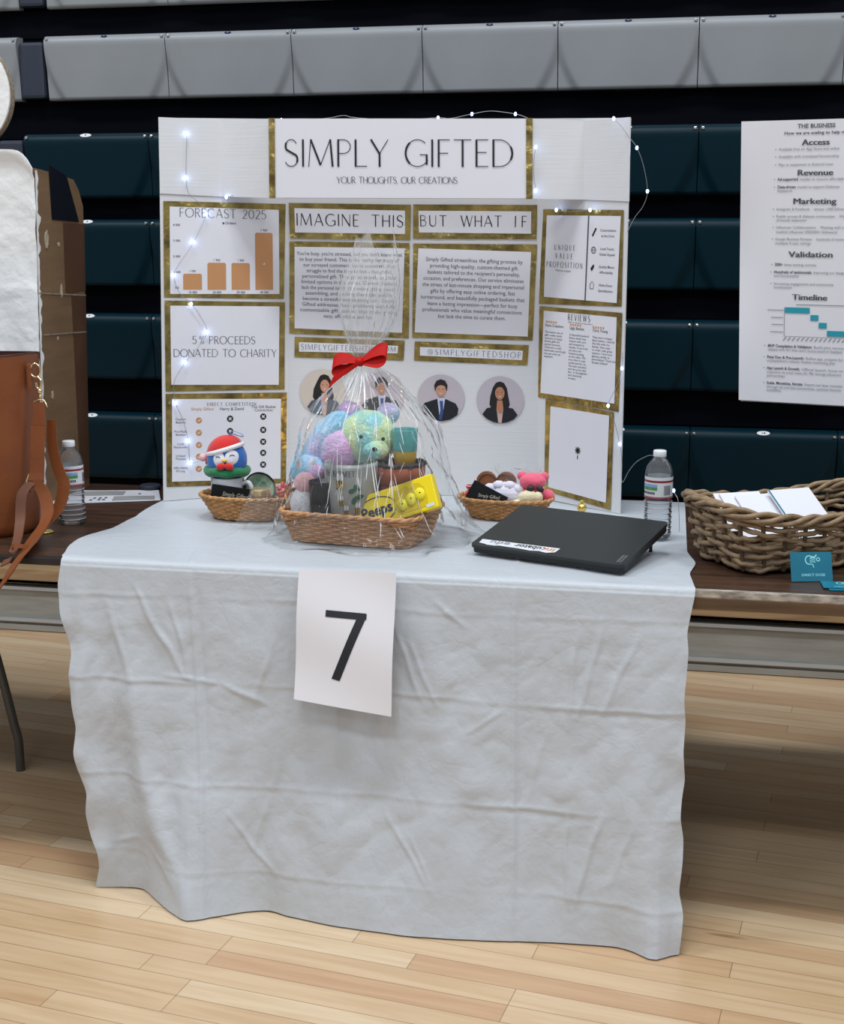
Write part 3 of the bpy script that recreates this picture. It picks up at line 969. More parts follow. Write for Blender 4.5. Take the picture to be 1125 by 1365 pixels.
# ------------------------------------------------------------------ tablecloth
TOPL = [(-1.3716, 2.7478), (-1.4004, 2.842), (-1.4113, 2.9128), (-1.4046, 2.9646), (-1.3797, 3.0392), (-1.3834, 3.1869), (-1.3953, 3.3148), (-1.3955, 3.3782), (-1.41, 3.66)]
TOPR = [(0.028, 2.7284), (0.0154, 2.8537), (0.0296, 2.953), (0.0181, 3.0161), (0.0095, 3.0672), (0.0069, 3.2192), (0.0036, 3.4428), (0.0001, 3.6658)]
TL = [(y, x) for x, y in TOPL]
TR = [(y, x) for x, y in TOPR]
HEM = [(0.0, 2.6373), (0.0412, 2.6445), (0.0798, 2.6511), (0.112, 2.6092), (0.1506, 2.5609), (0.1931, 2.5246), (0.2342, 2.5563), (0.2793, 2.5896), (0.3192, 2.6091), (0.3501, 2.5911), (0.3887, 2.5816), (0.4402, 2.5692), (0.556, 2.557), (0.6589, 2.5664), (0.7362, 2.5786), (0.8134, 2.5908), (0.9035, 2.5998), (0.9292, 2.5877), (0.9524, 2.5602), (0.9678, 2.5549), (0.9833, 2.5793), (1.0, 2.5922)]
LE = [(0.0, -1.3685), (0.067, -1.375), (0.145, -1.3676), (0.2223, -1.3511), (0.2772, -1.337), (0.3449, -1.3408), (0.4226, -1.3316), (0.4887, -1.3191), (0.5677, -1.3226), (0.645, -1.3098), (0.6992, -1.2921), (0.767, -1.2959), (0.8224, -1.289), (0.8868, -1.2677), (0.9314, -1.2668), (1.0, -1.2781)]
RE = [(0.0, 0.0282), (0.048, 0.0221), (0.1101, 0.0149), (0.161, 0.0194), (0.2125, 0.0179), (0.295, 0.0143), (0.3563, 0.0191), (0.4388, 0.017), (0.5207, 0.0224), (0.5728, 0.0178), (0.6246, 0.0163), (0.6856, 0.0242), (0.7476, 0.0245), (0.8311, 0.0193), (0.8918, 0.0302), (0.9544, 0.0275), (1.0, 0.0243)]
RIDGES = [
    ([(0.075, 0.105), (0.104, 0.358)], 0.012, 0.006),
    ([(0.124, 0.054), (0.159, 0.206), (0.199, 0.323)], 0.009, 0.0075),
    ([(0.18, 0.093), (0.206, 0.333)], 0.007, 0.006),
    ([(0.163, 0.323), (0.25, 0.331)], 0.006, 0.004),
    ([(0.262, 0.336), (0.337, 0.385)], 0.008, 0.005),
    ([(0.351, 0.205), (0.309, 0.385)], 0.007, 0.004),
    ([(0.544, 0.117), (0.59, 0.347)], 0.007, 0.0045),
    ([(0.574, 0.178), (0.616, 0.361)], 0.006, 0.004),
    ([(0.832, 0.108), (0.823, 0.359)], 0.007, 0.006),
    ([(0.871, 0.083), (0.836, 0.368)], 0.007, 0.006),
    ([(0.925, 0.119), (0.868, 0.364)], 0.008, 0.005),
    ([(0.82, 0.641), (0.825, 0.902)], 0.006, 0.006),
    ([(0.876, 0.633), (0.833, 0.9)], 0.007, 0.006),
    ([(0.928, 0.646), (0.889, 0.839)], 0.008, 0.005),
    ([(0.531, 0.676), (0.604, 0.881)], 0.007, 0.005),
    ([(0.57, 0.723), (0.612, 0.888)], 0.006, 0.004),
    ([(0.106, 0.19), (0.107, 0.569), (0.133, 0.786), (0.199, 1.005)], 0.03, 0.016),
    ([(0.04, 0.086), (0.009, 0.495), (0.01, 0.976)], 0.022, 0.01),
    ([(0.354, 0.531), (0.285, 0.901)], 0.01, 0.004),
    ([(0.255, 0.71), (0.337, 0.892)], 0.008, 0.005),
    ([(0.105, 0.835), (0.158, 0.914)], 0.01, 0.006),
    ([(0.036, 0.848), (0.087, 0.821)], 0.008, 0.005),
    ([(0.409, 0.024), (0.394, 0.395)], 0.012, 0.004),
    ([(0.611, 0.046), (0.658, 0.126)], 0.008, 0.004),
    ([(0.657, 0.423), (0.719, 0.362)], 0.006, 0.004),
    ([(0.786, 0.416), (0.757, 0.62)], 0.008, 0.003),
    ([(0.3, 0.101), (0.273, 0.543)], 0.03, 0.008),
    ([(0.448, 0.43), (0.448, 1.012)], 0.05, 0.01),
    ([(0.608, 0.408), (0.616, 1.002)], 0.05, 0.008),
    ([(0.925, 0.243), (0.953, 0.963)], 0.05, 0.01),
    ([(0.778, 0.051), (0.778, 0.973)], 0.05, -0.006),
]

CW, CH = 1.37, 0.75
_rw = random.Random(3)
def ridge(u, s):
    d = 0.0
    wn = Vector((u * 14, s * 9, 4))
    x, y = u * CW + 0.010 * noise.noise(wn), s * CH + 0.010 * noise.noise(wn + Vector((9, 0, 0)))
    for (pts, w, a) in RIDGES:
        best, bt = 1e9, 0
        n = len(pts) - 1
        for i in range(n):
            ax, ay = pts[i][0] * CW, pts[i][1] * CH
            bx, by = pts[i + 1][0] * CW, pts[i + 1][1] * CH
            if abs(x - (ax + bx) / 2) > abs(bx - ax) / 2 + 4 * w or abs(y - (ay + by) / 2) > abs(by - ay) / 2 + 4 * w:
                continue
            L2 = (bx - ax) ** 2 + (by - ay) ** 2
            q = max(0, min(1, ((x - ax) * (bx - ax) + (y - ay) * (by - ay)) / L2))
            e = math.hypot(x - ax - q * (bx - ax), y - ay - q * (by - ay))
            if e < best:
                best, bt = e, (i + q) / n
        if best < 4 * w:
            d += (a if w > 0.015 else a * 0.62) * math.exp(-(best / (w if w > 0.015 else w * 0.75)) ** 2) * (0.25 + 0.75 * math.sin(PI * min(1, max(0, bt))) ** 0.6)
    # packaging folds across the sheet
    for sy, am in ((0.085, 0.0012), (0.335, 0.0022), (0.63, 0.0022), (0.875, 0.0018)):
        e = (s - sy - 0.006 * math.sin(u * 9 + sy * 20) - 0.004 * noise.noise(Vector((u * 22, sy * 5, 0)))) * CH
        k = 0.5 + 0.8 * noise.noise(Vector((u * 6, sy * 11, 0)))
        d += am * k * math.exp(-(e / 0.0045) ** 2) - am * 0.7 * k * math.exp(-((e - 0.011) / 0.008) ** 2)
    for su, am in ((0.218, 0.0034), (0.452, 0.0016), (0.735, 0.0034)):
        e = (u - su) * CW
        d += am * math.exp(-(e / 0.0055) ** 2) - am * 0.6 * math.exp(-((e - 0.013) / 0.009) ** 2)
    return d

def cloth_point(u, p):
    """p 0..1 across the table top, 1..1.1 round the edge, 1.1..2.1 down the front"""
    if p <= 1:
        Y = 3.655 + (2.748 - 3.655) * p
        X = sinterp(TL, Y) * (1 - u) + sinterp(TR, Y) * u
        z = 0.7445 + 0.0022 * (noise.noise(Vector((X * 4, Y * 4, 2))) + 0.6 * noise.noise(Vector((X * 11, Y * 9, 5))))
        z += 0.0020 * math.exp(-((u - 0.218 - 0.02 * (1 - p)) * CW / 0.005) ** 2) + 0.0016 * math.exp(-((u - 0.735) * CW / 0.005) ** 2)
        z += 0.006 * math.exp(-(u / 0.03) ** 2) * (0.5 + 0.5 * math.sin(Y * 31))
        if Y > 3.30:
            z = min(z, 0.7455)
        return (X, Y, min(0.7462, max(0.7425, z)))
    if p <= 1.1:
        a = (p - 1) / 0.1 * PI / 2
        X = sinterp(LE, 0) * (1 - u) + sinterp(RE, 0) * u
        return (X, 2.748 - 0.016 * math.sin(a), 0.7445 - 0.016 * (1 - math.cos(a)))
    s = p - 1.1
    xl, xr = sinterp(LE, s), sinterp(RE, s)
    sl, sr = -1.368 + 0.10 * s, 0.022
    X = sl * (1 - u) + sr * u + (xl - sl) * math.exp(-(u / 0.05)) + (xr - sr) * math.exp(-((1 - u) / 0.04))
    hem = sinterp(HEM, u)
    hs = 2.607
    Y = 2.732 + (hs - 2.732) * s ** 1.05 + (hem - hs) * s ** 3.2
    d = ridge(u, s)
    d += 0.010 * s * (1 - 0.4 * s) * noise.noise(Vector((u * 5.5, s * 2.0, 1))) * 2
    d += 0.005 * min(1, s * 4) * noise.noise(Vector((u * 16, s * 6.0, 7))) * 1.6
    d += 0.006 * min(1, s * 3) * math.sin(u * 55 + 2.2 * s) * math.exp(-(u / 0.12) ** 2)
    for fx, fs_, sc_, am in ((9, 5, 3, 0.0022), (23, 13, 8, 0.0012)):
        d += am * abs(noise.noise(Vector((u * fx * 1.3 + s * 3, s * fs_, sc_)))) * 2.2 * min(1, s * 5)
    d += 0.003 * math.sin(s * 44 + 0.5) * math.exp(-u / 0.02) * min(1, s * 6)
    d += 0.003 * math.sin(s * 40 + 2.0) * math.exp(-(1 - u) / 0.02) * min(1, s * 6)
    Y -= d * min(1, s * 12) * (1 - 0.65 * s ** 8)
    return (X, Y, 0.7285 * (1 - s) + 0.0035)

mb = MB()
NU = 330
ps = [i / 46 for i in range(47)] + [1 + 0.1 * k / 5 for k in range(1, 6)] + [1.1 + k / 190 for k in range(1, 191)]
vs = [cloth_point(i / NU, p) for p in ps for i in range(NU + 1)]
w_ = NU + 1
fs = [(j * w_ + i, (j + 1) * w_ + i, (j + 1) * w_ + i + 1, j * w_ + i + 1) for j in range(len(ps) - 1) for i in range(NU)]
mb.add(vs, fs, True)
tc_ = mb.build('tablecloth', 'cloth')
tag(tc_, 'white plastic tablecloth with fold creases hanging to the floor', 'tablecloth')

# ------------------------------------------------------------------ number sign taped to the cloth
SIGN = Patch((-0.800, 2.640, 0.482), (-0.586, 2.628, 0.472), (-0.592, 2.712, 0.752), (-0.806, 2.716, 0.751))
def sign_pt(u, v, off=0.0):
    bend = 0.006 * math.sin(u * PI) * (1 - v) - 0.010 * max(0, u - 0.85) * (1 - v) - 0.004 * math.sin(v * 7 + u * 2)
    bot = 0.010 * u * (1 - v) ** 4
    p = SIGN.uv(u, v, off + bend + 0.009)
    return p - Vector((0, 0, bot))
t = thing('number_sign', 'white paper sign with a black 7 taped on the tablecloth front', 'sign', (-0.70, 2.64, 0.47))
MB().grid(sign_pt, 24, 30, thick=0.0006).build('paper', 'sign_paper', t, world=True)
m7 = MB()
def seven(poly, n=10):
    for k in range(n):
        q = []
        for (a, b, tt) in ((poly[0], poly[1], k / n), (poly[3], poly[2], k / n), (poly[3], poly[2], (k + 1) / n), (poly[0], poly[1], (k + 1) / n)):
            x, y = a[0] + (b[0] - a[0]) * tt, a[1] + (b[1] - a[1]) * tt
            q.append(sign_pt(x, y, 0.0010))
        m7.poly(q)
seven([(0.305, 0.695), (0.712, 0.690), (0.712, 0.640), (0.305, 0.645)])
seven([(0.633, 0.665), (0.385, 0.195), (0.470, 0.185), (0.722, 0.665)])
seven([(0.633, 0.69), (0.633, 0.645), (0.722, 0.645), (0.722, 0.688)], 3)
m7.build('digit', 'ink', t, world=True)

# ------------------------------------------------------------------ trifold display board
OL0, OR0, OL1, OR1 = (-1.3875, 3.3905, 0.746), (-0.1644, 3.4580, 0.746), (-1.4033, 3.5005, 1.7571), (-0.1691, 3.4880, 1.7361)
FL0, FR0, FL1, FR1 = (-1.10, 3.60, 0.746), (-0.396, 3.64, 0.746), (-1.1017, 3.67, 1.763), (-0.4241, 3.69, 1.7548)
PANEL = {'left': Patch(OL0, FL0, FL1, OL1), 'mid': Patch(FL0, FR0, FR1, FL1), 'right': Patch(FR0, OR0, OR1, FR1)}
board = thing('display_board', 'white trifold display board with gold bordered sheets headed SIMPLY GIFTED', 'display board', (-0.76, 3.55, 0.746))
for k, nm in (('mid', 'center_panel'), ('left', 'side_panel'), ('right', 'side_panel')):
    mb = MB()
    PANEL[k].sheet(mb, thick=0.004, n=6)
    mb.build(nm, 'board', board, world=True)

# header card, folded into five facets
HB = [(-1.3988, 3.4760, 1.5614), (-1.2569, 3.5594, 1.5551), (-1.1000, 3.52, 1.5492), (-0.4227, 3.54, 1.5443), (-0.2835, 3.5692, 1.5425), (-0.1663, 3.4765, 1.5350)]
HT = [(-1.4033, 3.4965, 1.7585), (-1.2573, 3.5781, 1.7555), (-1.1005, 3.53, 1.7527), (-0.4271, 3.55, 1.7435), (-0.2889, 3.5788, 1.7384), (-0.1691, 3.4840, 1.7375)]
card = MB()
for i in range(5):
    Patch(HB[i], HB[i + 1], HT[i + 1], HT[i]).sheet(card, thick=0.003, n=2)
header = card.build('header_card', 'board', board, world=True)
HP = Patch(HB[2], HB[3], HT[3], HT[2])
face = MB(); HP.sub([(0.004, 0.004), (0.996, 0.004), (0.996, 0.996), (0.004, 0.996)], 0.001).sheet(face, thick=0.0005, n=2)
face.build('header_sheet', 'paper', header, world=True)
for u0, u1 in ((-0.014, 0.010), (0.990, 1.014)):
    g = MB(); HP.sub([(u0, -0.005), (u1, -0.005), (u1, 1.004), (u0, 1.004)], 0.003).sheet(g, thick=0.001, n=2)
    g.build('gold_strip', 'gold', header, world=True)
for word, cx_, wd_ in (('SIMPLY', 0.0345 + 0.137, 0.277), ('GIFTED', 0.356 + 0.139, 0.279)):
    tx = MB()
    strokes(tx, HP, word, cx_, 0.080, 0.0690, width=wd_, T=0.075, t=0.030, off=0.0025)
    tx.build('title_lettering', 'ink', header, world=True)
tx = MB()
strokes(tx, HP, 'YOUR THOUGHTS, OUR CREATIONS', 0.332, 0.038, 0.0165, width=0.318, T=0.10, t=0.065, off=0.0025)
tx.build('subtitle_lettering', 'ink_grey', header, world=True)

SHEETS = {
 'forecast':('left',[(0.0212,0.5376),(0.9671,0.5254),(0.9838,0.7775),(0.0240,0.7871)],[(0.0681,0.5460),(0.9305,0.5388),(0.9261,0.7618),(0.0704,0.7727)]),
 'proceeds':('left',[(0.0243,0.2906),(0.9719,0.2808),(0.9763,0.5163),(0.0238,0.5297)],[(0.0683,0.3077),(0.9225,0.2939),(0.9303,0.5056),(0.0670,0.5156)]),
 'competition':('left',[(0.0245,0.0375),(0.9829,0.0222),(0.9904,0.2723),(0.0241,0.2847)],[(0.0656,0.0504),(0.9361,0.0360),(0.9408,0.2557),(0.0728,0.2699)]),
 'imagine':('mid',[(0.0116,0.6869),(0.4995,0.6852),(0.5031,0.7775),(0.0057,0.7805)],[(0.0324,0.7023),(0.4785,0.7008),(0.4789,0.7617),(0.0295,0.7665)]),
 'busy':('mid',[(0.0079,0.4321),(0.4919,0.4244),(0.4965,0.6773),(0.0085,0.6793)],[(0.0296,0.4465),(0.4650,0.4388),(0.4771,0.6634),(0.0301,0.6645)]),
 'url':('mid',[(0.0284,0.3685),(0.4706,0.3645),(0.4757,0.4182),(0.0295,0.4234)],[(0.0479,0.3836),(0.4466,0.3836),(0.4497,0.4038),(0.0479,0.4094)]),
 'whatif':('mid',[(0.5101,0.6892),(0.9976,0.6901),(1.0012,0.7789),(0.5121,0.7785)],[(0.5348,0.7051),(0.9764,0.7042),(0.9786,0.7619),(0.5330,0.7619)]),
 'stream':('mid',[(0.5060,0.4264),(0.9811,0.4238),(1.0005,0.6764),(0.5115,0.6760)],[(0.5161,0.4407),(0.9621,0.4341),(0.9769,0.6567),(0.5324,0.6637)]),
 'handle':('mid',[(0.5126,0.3650),(0.9601,0.3576),(0.9663,0.4116),(0.5159,0.4166)],[(0.5367,0.3786),(0.9397,0.3713),(0.9428,0.3966),(0.5368,0.4017)]),
 'unique':('right',[(0.0252,0.5218),(0.9654,0.5352),(0.9634,0.7754),(0.0826,0.7686)],[(0.0889,0.5418),(0.9162,0.5427),(0.9393,0.7603),(0.1261,0.7536)]),
 'reviews':('right',[(0.0100,0.2735),(0.9617,0.2658),(0.9751,0.5193),(0.0342,0.5160)],[(0.0439,0.2859),(0.9177,0.2857),(0.9199,0.5067),(0.0885,0.5054)]),
 'code':('right',[(0.0829,0.0234),(0.8991,0.0053),(0.9116,0.2627),(0.1045,0.2717)],[(0.1369,0.0349),(0.8455,0.0229),(0.8618,0.2526),(0.1695,0.2541)]),
}
SLAB = {'forecast': 'forecast bar chart sheet', 'proceeds': 'charity proceeds sheet', 'competition': 'direct competition table sheet', 'imagine': 'IMAGINE THIS heading strip', 'busy': 'text sheet under IMAGINE THIS', 'url': 'web address strip', 'whatif': 'BUT WHAT IF heading strip', 'stream': 'text sheet under BUT WHAT IF', 'handle': 'shop handle strip', 'unique': 'unique value proposition sheet', 'reviews': 'customer reviews sheet', 'code': 'blank white sheet with a small star mark'}
PP, SH = {}, {}
for k, (pn, outer, inner) in SHEETS.items():
    P = PANEL[pn].sub(inner, 0.0032)
    s = MB(); P.sheet(s, thick=0.0006, n=2)
    so = s.build('poster_sheet', 'paper', board, world=True)
    so['label'] = SLAB[k]
    # gold tape: four strips round the sheet
    O = PANEL[pn].sub(outer, 0.0018)
    I = PANEL[pn].sub(inner, 0.0018)
    g = MB()
    oc, ic = [O.a, O.b, O.c, O.d], [I.a, I.b, I.c, I.d]
    for q in range(4):
        a, b, c, d = oc[q], oc[(q + 1) % 4], ic[(q + 1) % 4], ic[q]
        ctr = (ic[0] + ic[1] + ic[2] + ic[3]) / 4
        c2, d2 = c + (ctr - c) * 0.03, d + (ctr - d) * 0.03
        n_ = PANEL[pn].n
        def tape(u, v, a=a, b=b, c=c2, d=d2, n_=n_, q=q, k=k):
            p = (1 - v) * ((1 - u) * a + u * b) + v * ((1 - u) * d + u * c)
            return p + n_ * (0.0006 * noise.noise(p * 30 + Vector((q, 0, 0))) + 0.0002 * q)
        g.grid(tape, 30, 3)
    g.build('gold_border', 'gold', so, world=True)
    PP[k], SH[k] = P, so

def letters(k, fn, m, name='lettering'):
    mb = MB(); fn(mb, PP[k], PP[k].w, PP[k].h)
    mb.build(name, m, SH[k], world=True)

# forecast chart
letters('forecast', lambda b, p, w, h: strokes(b, p, 'FORECAST 2025', w * 0.485, h * 0.885, h * 0.105, width=w * 0.79, T=0.085, t=0.05), 'ink_grey', 'title_lettering')
BARS = [(0.115, 0.285, 0.235), (0.335, 0.505, 0.365), (0.555, 0.725, 0.365), (0.775, 0.94, 0.725)]
for x0, x1, y1 in BARS:
    b = MB(); P = PP['forecast']; W_, H_ = P.w, P.h
    r = 0.012
    pts = [(x0 * W_, 0.05 * H_), (x1 * W_, 0.05 * H_), (x1 * W_, y1 * H_ - r * .3), (x1 * W_ - r * .3, y1 * H_), (x0 * W_ + r * .3, y1 * H_), (x0 * W_, y1 * H_ - r * .3)]
    P.shape(b, pts)
    b.build('chart_bar', 'tan', SH['forecast'], world=True)
def f(b, p, w, h):
    for (x0, x1, y1), s1, s2 in zip(BARS, ('1 080', '1 960', '1 960', '3 960'), ('10 000', '20 000', '30 000', '40 000')):
        words(b, p, s1, (x0 + x1) / 2 * w, (y1 + 0.018) * h, 0.0085, 0.01)
        words(b, p, s2, (x0 + x1) / 2 * w, 0.008 * h, 0.0085, 0.01)
    for y, s in ((0.06, '0.0'), (0.24, '1 000'), (0.42, '2 000'), (0.60, '3 000'), (0.78, '4 000')):
        words(b, p, s, 0.06 * w, y * h, 0.0085, 0.01)
    words(b, p, 'Orders', 0.55 * w, 0.815 * h, 0.010, 0.01)
    p.shape(b, circle2(0.485 * w, 0.825 * h, 0.003, 12))
letters('forecast', f, 'ink_grey', 'chart_lettering')

for s_, cx_, y_, wd_ in (('5%', 0.248, 0.52, 0.105), ('PROCEEDS', 0.560, 0.52, 0.425), ('DONATED TO CHARITY', 0.50, 0.355, 0.95)):
    letters('proceeds', lambda b, p, w, h: strokes(b, p, s_, w * cx_, h * y_, h * 0.098, width=w * wd_, T=0.095, t=0.055), 'ink_grey')

# competition table
def f(b, p, w, h):
    strokes(b, p, 'DIRECT COMPETITION', w * 0.54, h * 0.915, h * 0.042, width=w * 0.45, xs=0.8, T=0.14, t=0.07)
    words(b, p, 'Harry & David', w * 0.54, h * 0.862, h * 0.052, 0.005)
    words(b, p, 'The Gift Basket', w * 0.835, h * 0.885, h * 0.050, 0.005)
    words(b, p, 'Connection', w * 0.835, h * 0.845, h * 0.050, 0.005)
    for y, (a, c) in zip((.74, .59, .44, .296, .148), (('Custom', 'Baskets'), ('Pre-Made', 'Baskets'), ('Local', 'Resources'), ('Unique', 'Themes'), ('Affordable', 'Pricing'))):
        words(b, p, a, w * 0.075, h * (y + 0.004), h * 0.040)
        words(b, p, c, w * 0.075, h * (y - 0.034), h * 0.040)
letters('competition', f, 'ink_grey')
letters('competition', lambda b, p, w, h: words(b, p, 'Simply Gifted', w * 0.27, h * 0.862, h * 0.052, 0.005), 'tan', 'tan_heading')
P = PP['competition']; W_, H_ = P.w, P.h
for y in (.74, .59, .44, .296, .148):
    c = MB(); P.shape(c, circle2(0.24 * W_, y * H_, 0.0085, 24))
    o = c.build('check_mark', 'tan', SH['competition'], world=True)
    k_ = MB()
    for q in ribbon2d([(0.24 * W_ - 0.004, y * H_ + 0.0005), (0.24 * W_ - 0.001, y * H_ - 0.003), (0.24 * W_ + 0.0045, y * H_ + 0.004)], 0.0022):
        P.shape(k_, q, 0.0011)
    k_.build('check_tick', 'paper', SH['competition'], world=True)
for x, ys in ((0.525, (.757, .605, .45, .30, .16)), (0.833, (.78, .615, .468, .33, .183))):
    for y in ys:
        c = MB(); P.shape(c, circle2(x * W_, y * H_, 0.0090, 24))
        c.build('cross_mark', 'ink', SH['competition'], world=True)
        k_ = MB()
        for s_ in (1, -1):
            for q in ribbon2d([(x * W_ - 0.0036, y * H_ - 0.0036 * s_), (x * W_ + 0.0036, y * H_ + 0.0036 * s_)], 0.0024):
                P.shape(k_, q, 0.0011)
        k_.build('cross_stroke', 'paper', SH['competition'], world=True)

for k_, s_, cx_, wd_ in (('imagine', 'IMAGINE', 0.30, 0.565), ('imagine', 'THIS', 0.842, 0.28), ('whatif', 'BUT', 0.132, 0.235), ('whatif', 'WHAT', 0.56, 0.36), ('whatif', 'IF', 0.91, 0.105)):
    letters(k_, lambda b, p, w, h: strokes(b, p, s_, w * cx_, h * 0.295, h * 0.50, width=w * wd_, T=0.095, t=0.05), 'ink')
letters('url', lambda b, p, w, h: strokes(b, p, 'SIMPLYGIFTEDSHOP.COM', w * 0.50, h * 0.20, h * 0.62, width=w * 0.955, T=0.09, t=0.05), 'ink_grey')
letters('handle', lambda b, p, w, h: strokes(b, p, '@SIMPLYGIFTEDSHOP', w * 0.53, h * 0.19, h * 0.62, width=w * 0.91, T=0.09, t=0.05), 'ink_grey')
BUSY = [("You're busy, you're stressed, and you don't know what", .96), ('to buy your friend. This is the reality for many of', .91), ('our surveyed customers. But as customers, they', .84), ('struggle to find the time to find a thoughtful,', .78), ('personalized gift. They go to stores, and find', .86), ('limited options in the stores. Generic baskets', .88), ('lack the personal touch that makes gifting special,', .87), ('assembling, and packing them can quickly', .80), ('become a stressful and daunting task. Simply', .85), ('Gifted addresses these problems with fully', .86), ('customizable gift baskets that make gifting', .90), ('easy, affordable and fun.', .46)]
def f(b, p, w, h):
    for i, (s, k) in enumerate(BUSY):
        words(b, p, s, w * 0.5, h * (0.90 - i * 0.0685), h * 0.064, 0.0, width=w * k)
letters('busy', f, 'ink_grey', 'body_text')
STREAM = [('Simply Gifted streamlines the gifting process by', .86), ('providing high-quality, custom-themed gift', .78), ("baskets tailored to the recipient's personality,", .82), ('occasion, and preferences. Our service eliminates', .89), ('the stress of last-minute shopping and impersonal', .90), ('gifts by offering easy online ordering, fast', .75), ('turnaround, and beautifully packaged baskets that', .92), ('leave a lasting impression\u2014perfect for busy', .80), ('professionals who value meaningful connections', .88), ('but lack the time to curate them.', .60)]
def f(b, p, w, h):
    for i, (s, k) in enumerate(STREAM):
        words(b, p, s, w * 0.5, h * (0.855 - i * 0.0745), h * 0.066, 0.0, width=w * k)
letters('stream', f, 'ink_grey', 'body_text')

# unique value proposition
def f(b, p, w, h):
    strokes(b, p, 'UNIQUE', w * 0.27, h * 0.585, h * 0.062, width=w * 0.285, xs=0.75, T=0.12, t=0.06)
    strokes(b, p, 'VALUE', w * 0.265, h * 0.482, h * 0.062, width=w * 0.235, xs=0.75, T=0.12, t=0.06)
    strokes(b, p, 'PROPOSITION', w * 0.275, h * 0.372, h * 0.068, width=w * 0.50, xs=0.75, T=0.12, t=0.06)
    words(b, p, 'What sets us apart', w * 0.26, h * 0.325, h * 0.034)
    p.rect(b, w * 0.572, 0, w * 0.590, h, 0.0005)
    for y, a, c in ((.80, 'Customization', 'at the Core'), (.585, 'Local Touch,', 'Global Appeal'), (.375, 'Quality Meets', 'Affordability'), (.16, 'Niche Event', 'Specialization')):
        words(b, p, a, w * 0.845, h * (y + 0.02), h * 0.043, 0.003)
        words(b, p, c, w * 0.845, h * (y - 0.045), h * 0.043, 0.003)
letters('unique', f, 'ink_grey')
def f(b, p, w, h):
    x = w * 0.665
    for q in ribbon2d([(x - 0.006, h * .81 - 0.010), (x + 0.006, h * .81 + 0.010)], 0.005): p.shape(b, q)
    for rr in (0.008,):
        for q in ribbon2d(circle2(x, h * .60, rr, 20) + [(x + rr, h * .60)], 0.0014): p.shape(b, q)
        for q in ribbon2d(circle2(x, h * .60, rr * .45, 16, rr), 0.0012): p.shape(b, q)
    for q in ribbon2d([(x - 0.008, h * .60), (x + 0.008, h * .60)], 0.0012): p.shape(b, q)
    p.shape(b, [(x - 0.008, h * .39 - 0.002), (x - 0.003, h * .39 - 0.009), (x + 0.004, h * .39 + 0.001), (x + 0.005, h * .39 + 0.009), (x - 0.001, h * .39 + 0.007)])
    for q in ribbon2d([(x - 0.006, h * .185 - 0.009), (x - 0.007, h * .185 + 0.002), (x, h * .185 + 0.010), (x + 0.006, h * .185 + 0.002), (x + 0.005, h * .185 - 0.009), (x - 0.006, h * .185 - 0.009)], 0.0016): p.shape(b, q)
letters('unique', f, 'ink', 'pictograms')

# reviews
RV = [['The custom sets of', 'gifts really made', 'everyone so happy.', 'Great gifts for', 'special moments.', 'Tailored so well,', 'hand-made and the gift', 'was just what we', 'wanted!'],
      ['A beautiful basket!', 'Every detail was', 'chosen with care', 'and wrapped so', 'neatly. It arrived', 'on time and', 'looked amazing', 'on the table. We', 'love that it was', 'made just for us.', 'The team was kind', 'and the price was', 'fair. A thoughtful', 'and charming', 'treat.'],
      ['They were so happy.', 'Best basket. I shared', 'the link with my', 'family. Very easy', 'to order with great', 'options. I love how', 'giving really is', 'personalized. Thank you', 'Simply Gifted!']]
def f(b, p, w, h):
    strokes(b, p, 'REVIEWS', w * 0.50, h * 0.915, h * 0.075, width=w * 0.30, xs=0.75, T=0.12, t=0.06)
    words(b, p, 'What our customers are saying about us', w * 0.52, h * 0.885, h * 0.024)
    for x, y, nm, L in ((0.03, .815, 'Nora Creations', RV[0]), (0.375, .81, 'Ugly Basket', RV[1]), (0.69, .81, 'Chris Young', RV[2])):
        words(b, p, nm, w * x, h * y, h * 0.048, 0.004, align='L', width=w * (0.26 if x < .3 else .2))
        for i, s in enumerate(L):
            words(b, p, s, w * x, h * (y - 0.075 - i * 0.037), h * 0.034, align='L', width=w * 0.012 * len(s) + 0.01)
letters('reviews', f, 'ink_grey', 'body_text')
def f(b, p, w, h):
    for x, y in ((0.05, .872), (0.39, .865), (0.70, .862)):
        for i in range(5):
            cx, cy = w * (x + i * 0.033), h * y
            p.shape(b, [(cx + r_ * math.sin(2 * PI * j / 10), cy + r_ * math.cos(2 * PI * j / 10)) for j, r_ in enumerate([0.0042, 0.0019] * 5)])
letters('reviews', f, 'orange', 'rating_stars')

# the square sheet carries only its small centre mark
def f(b, p, w, h):
    cx, cy = w * 0.50, h * 0.53
    for k in range(4):
        a = PI * k / 4
        for q in ribbon2d([(cx - 0.010 * math.cos(a), cy - 0.010 * math.sin(a)), (cx + 0.010 * math.cos(a), cy + 0.010 * math.sin(a))], 0.0034): p.shape(b, q)
    p.rect(b, cx - 0.0016, cy - 0.023, cx + 0.0016, cy - 0.013)
letters('code', f, 'ink', 'star_mark')

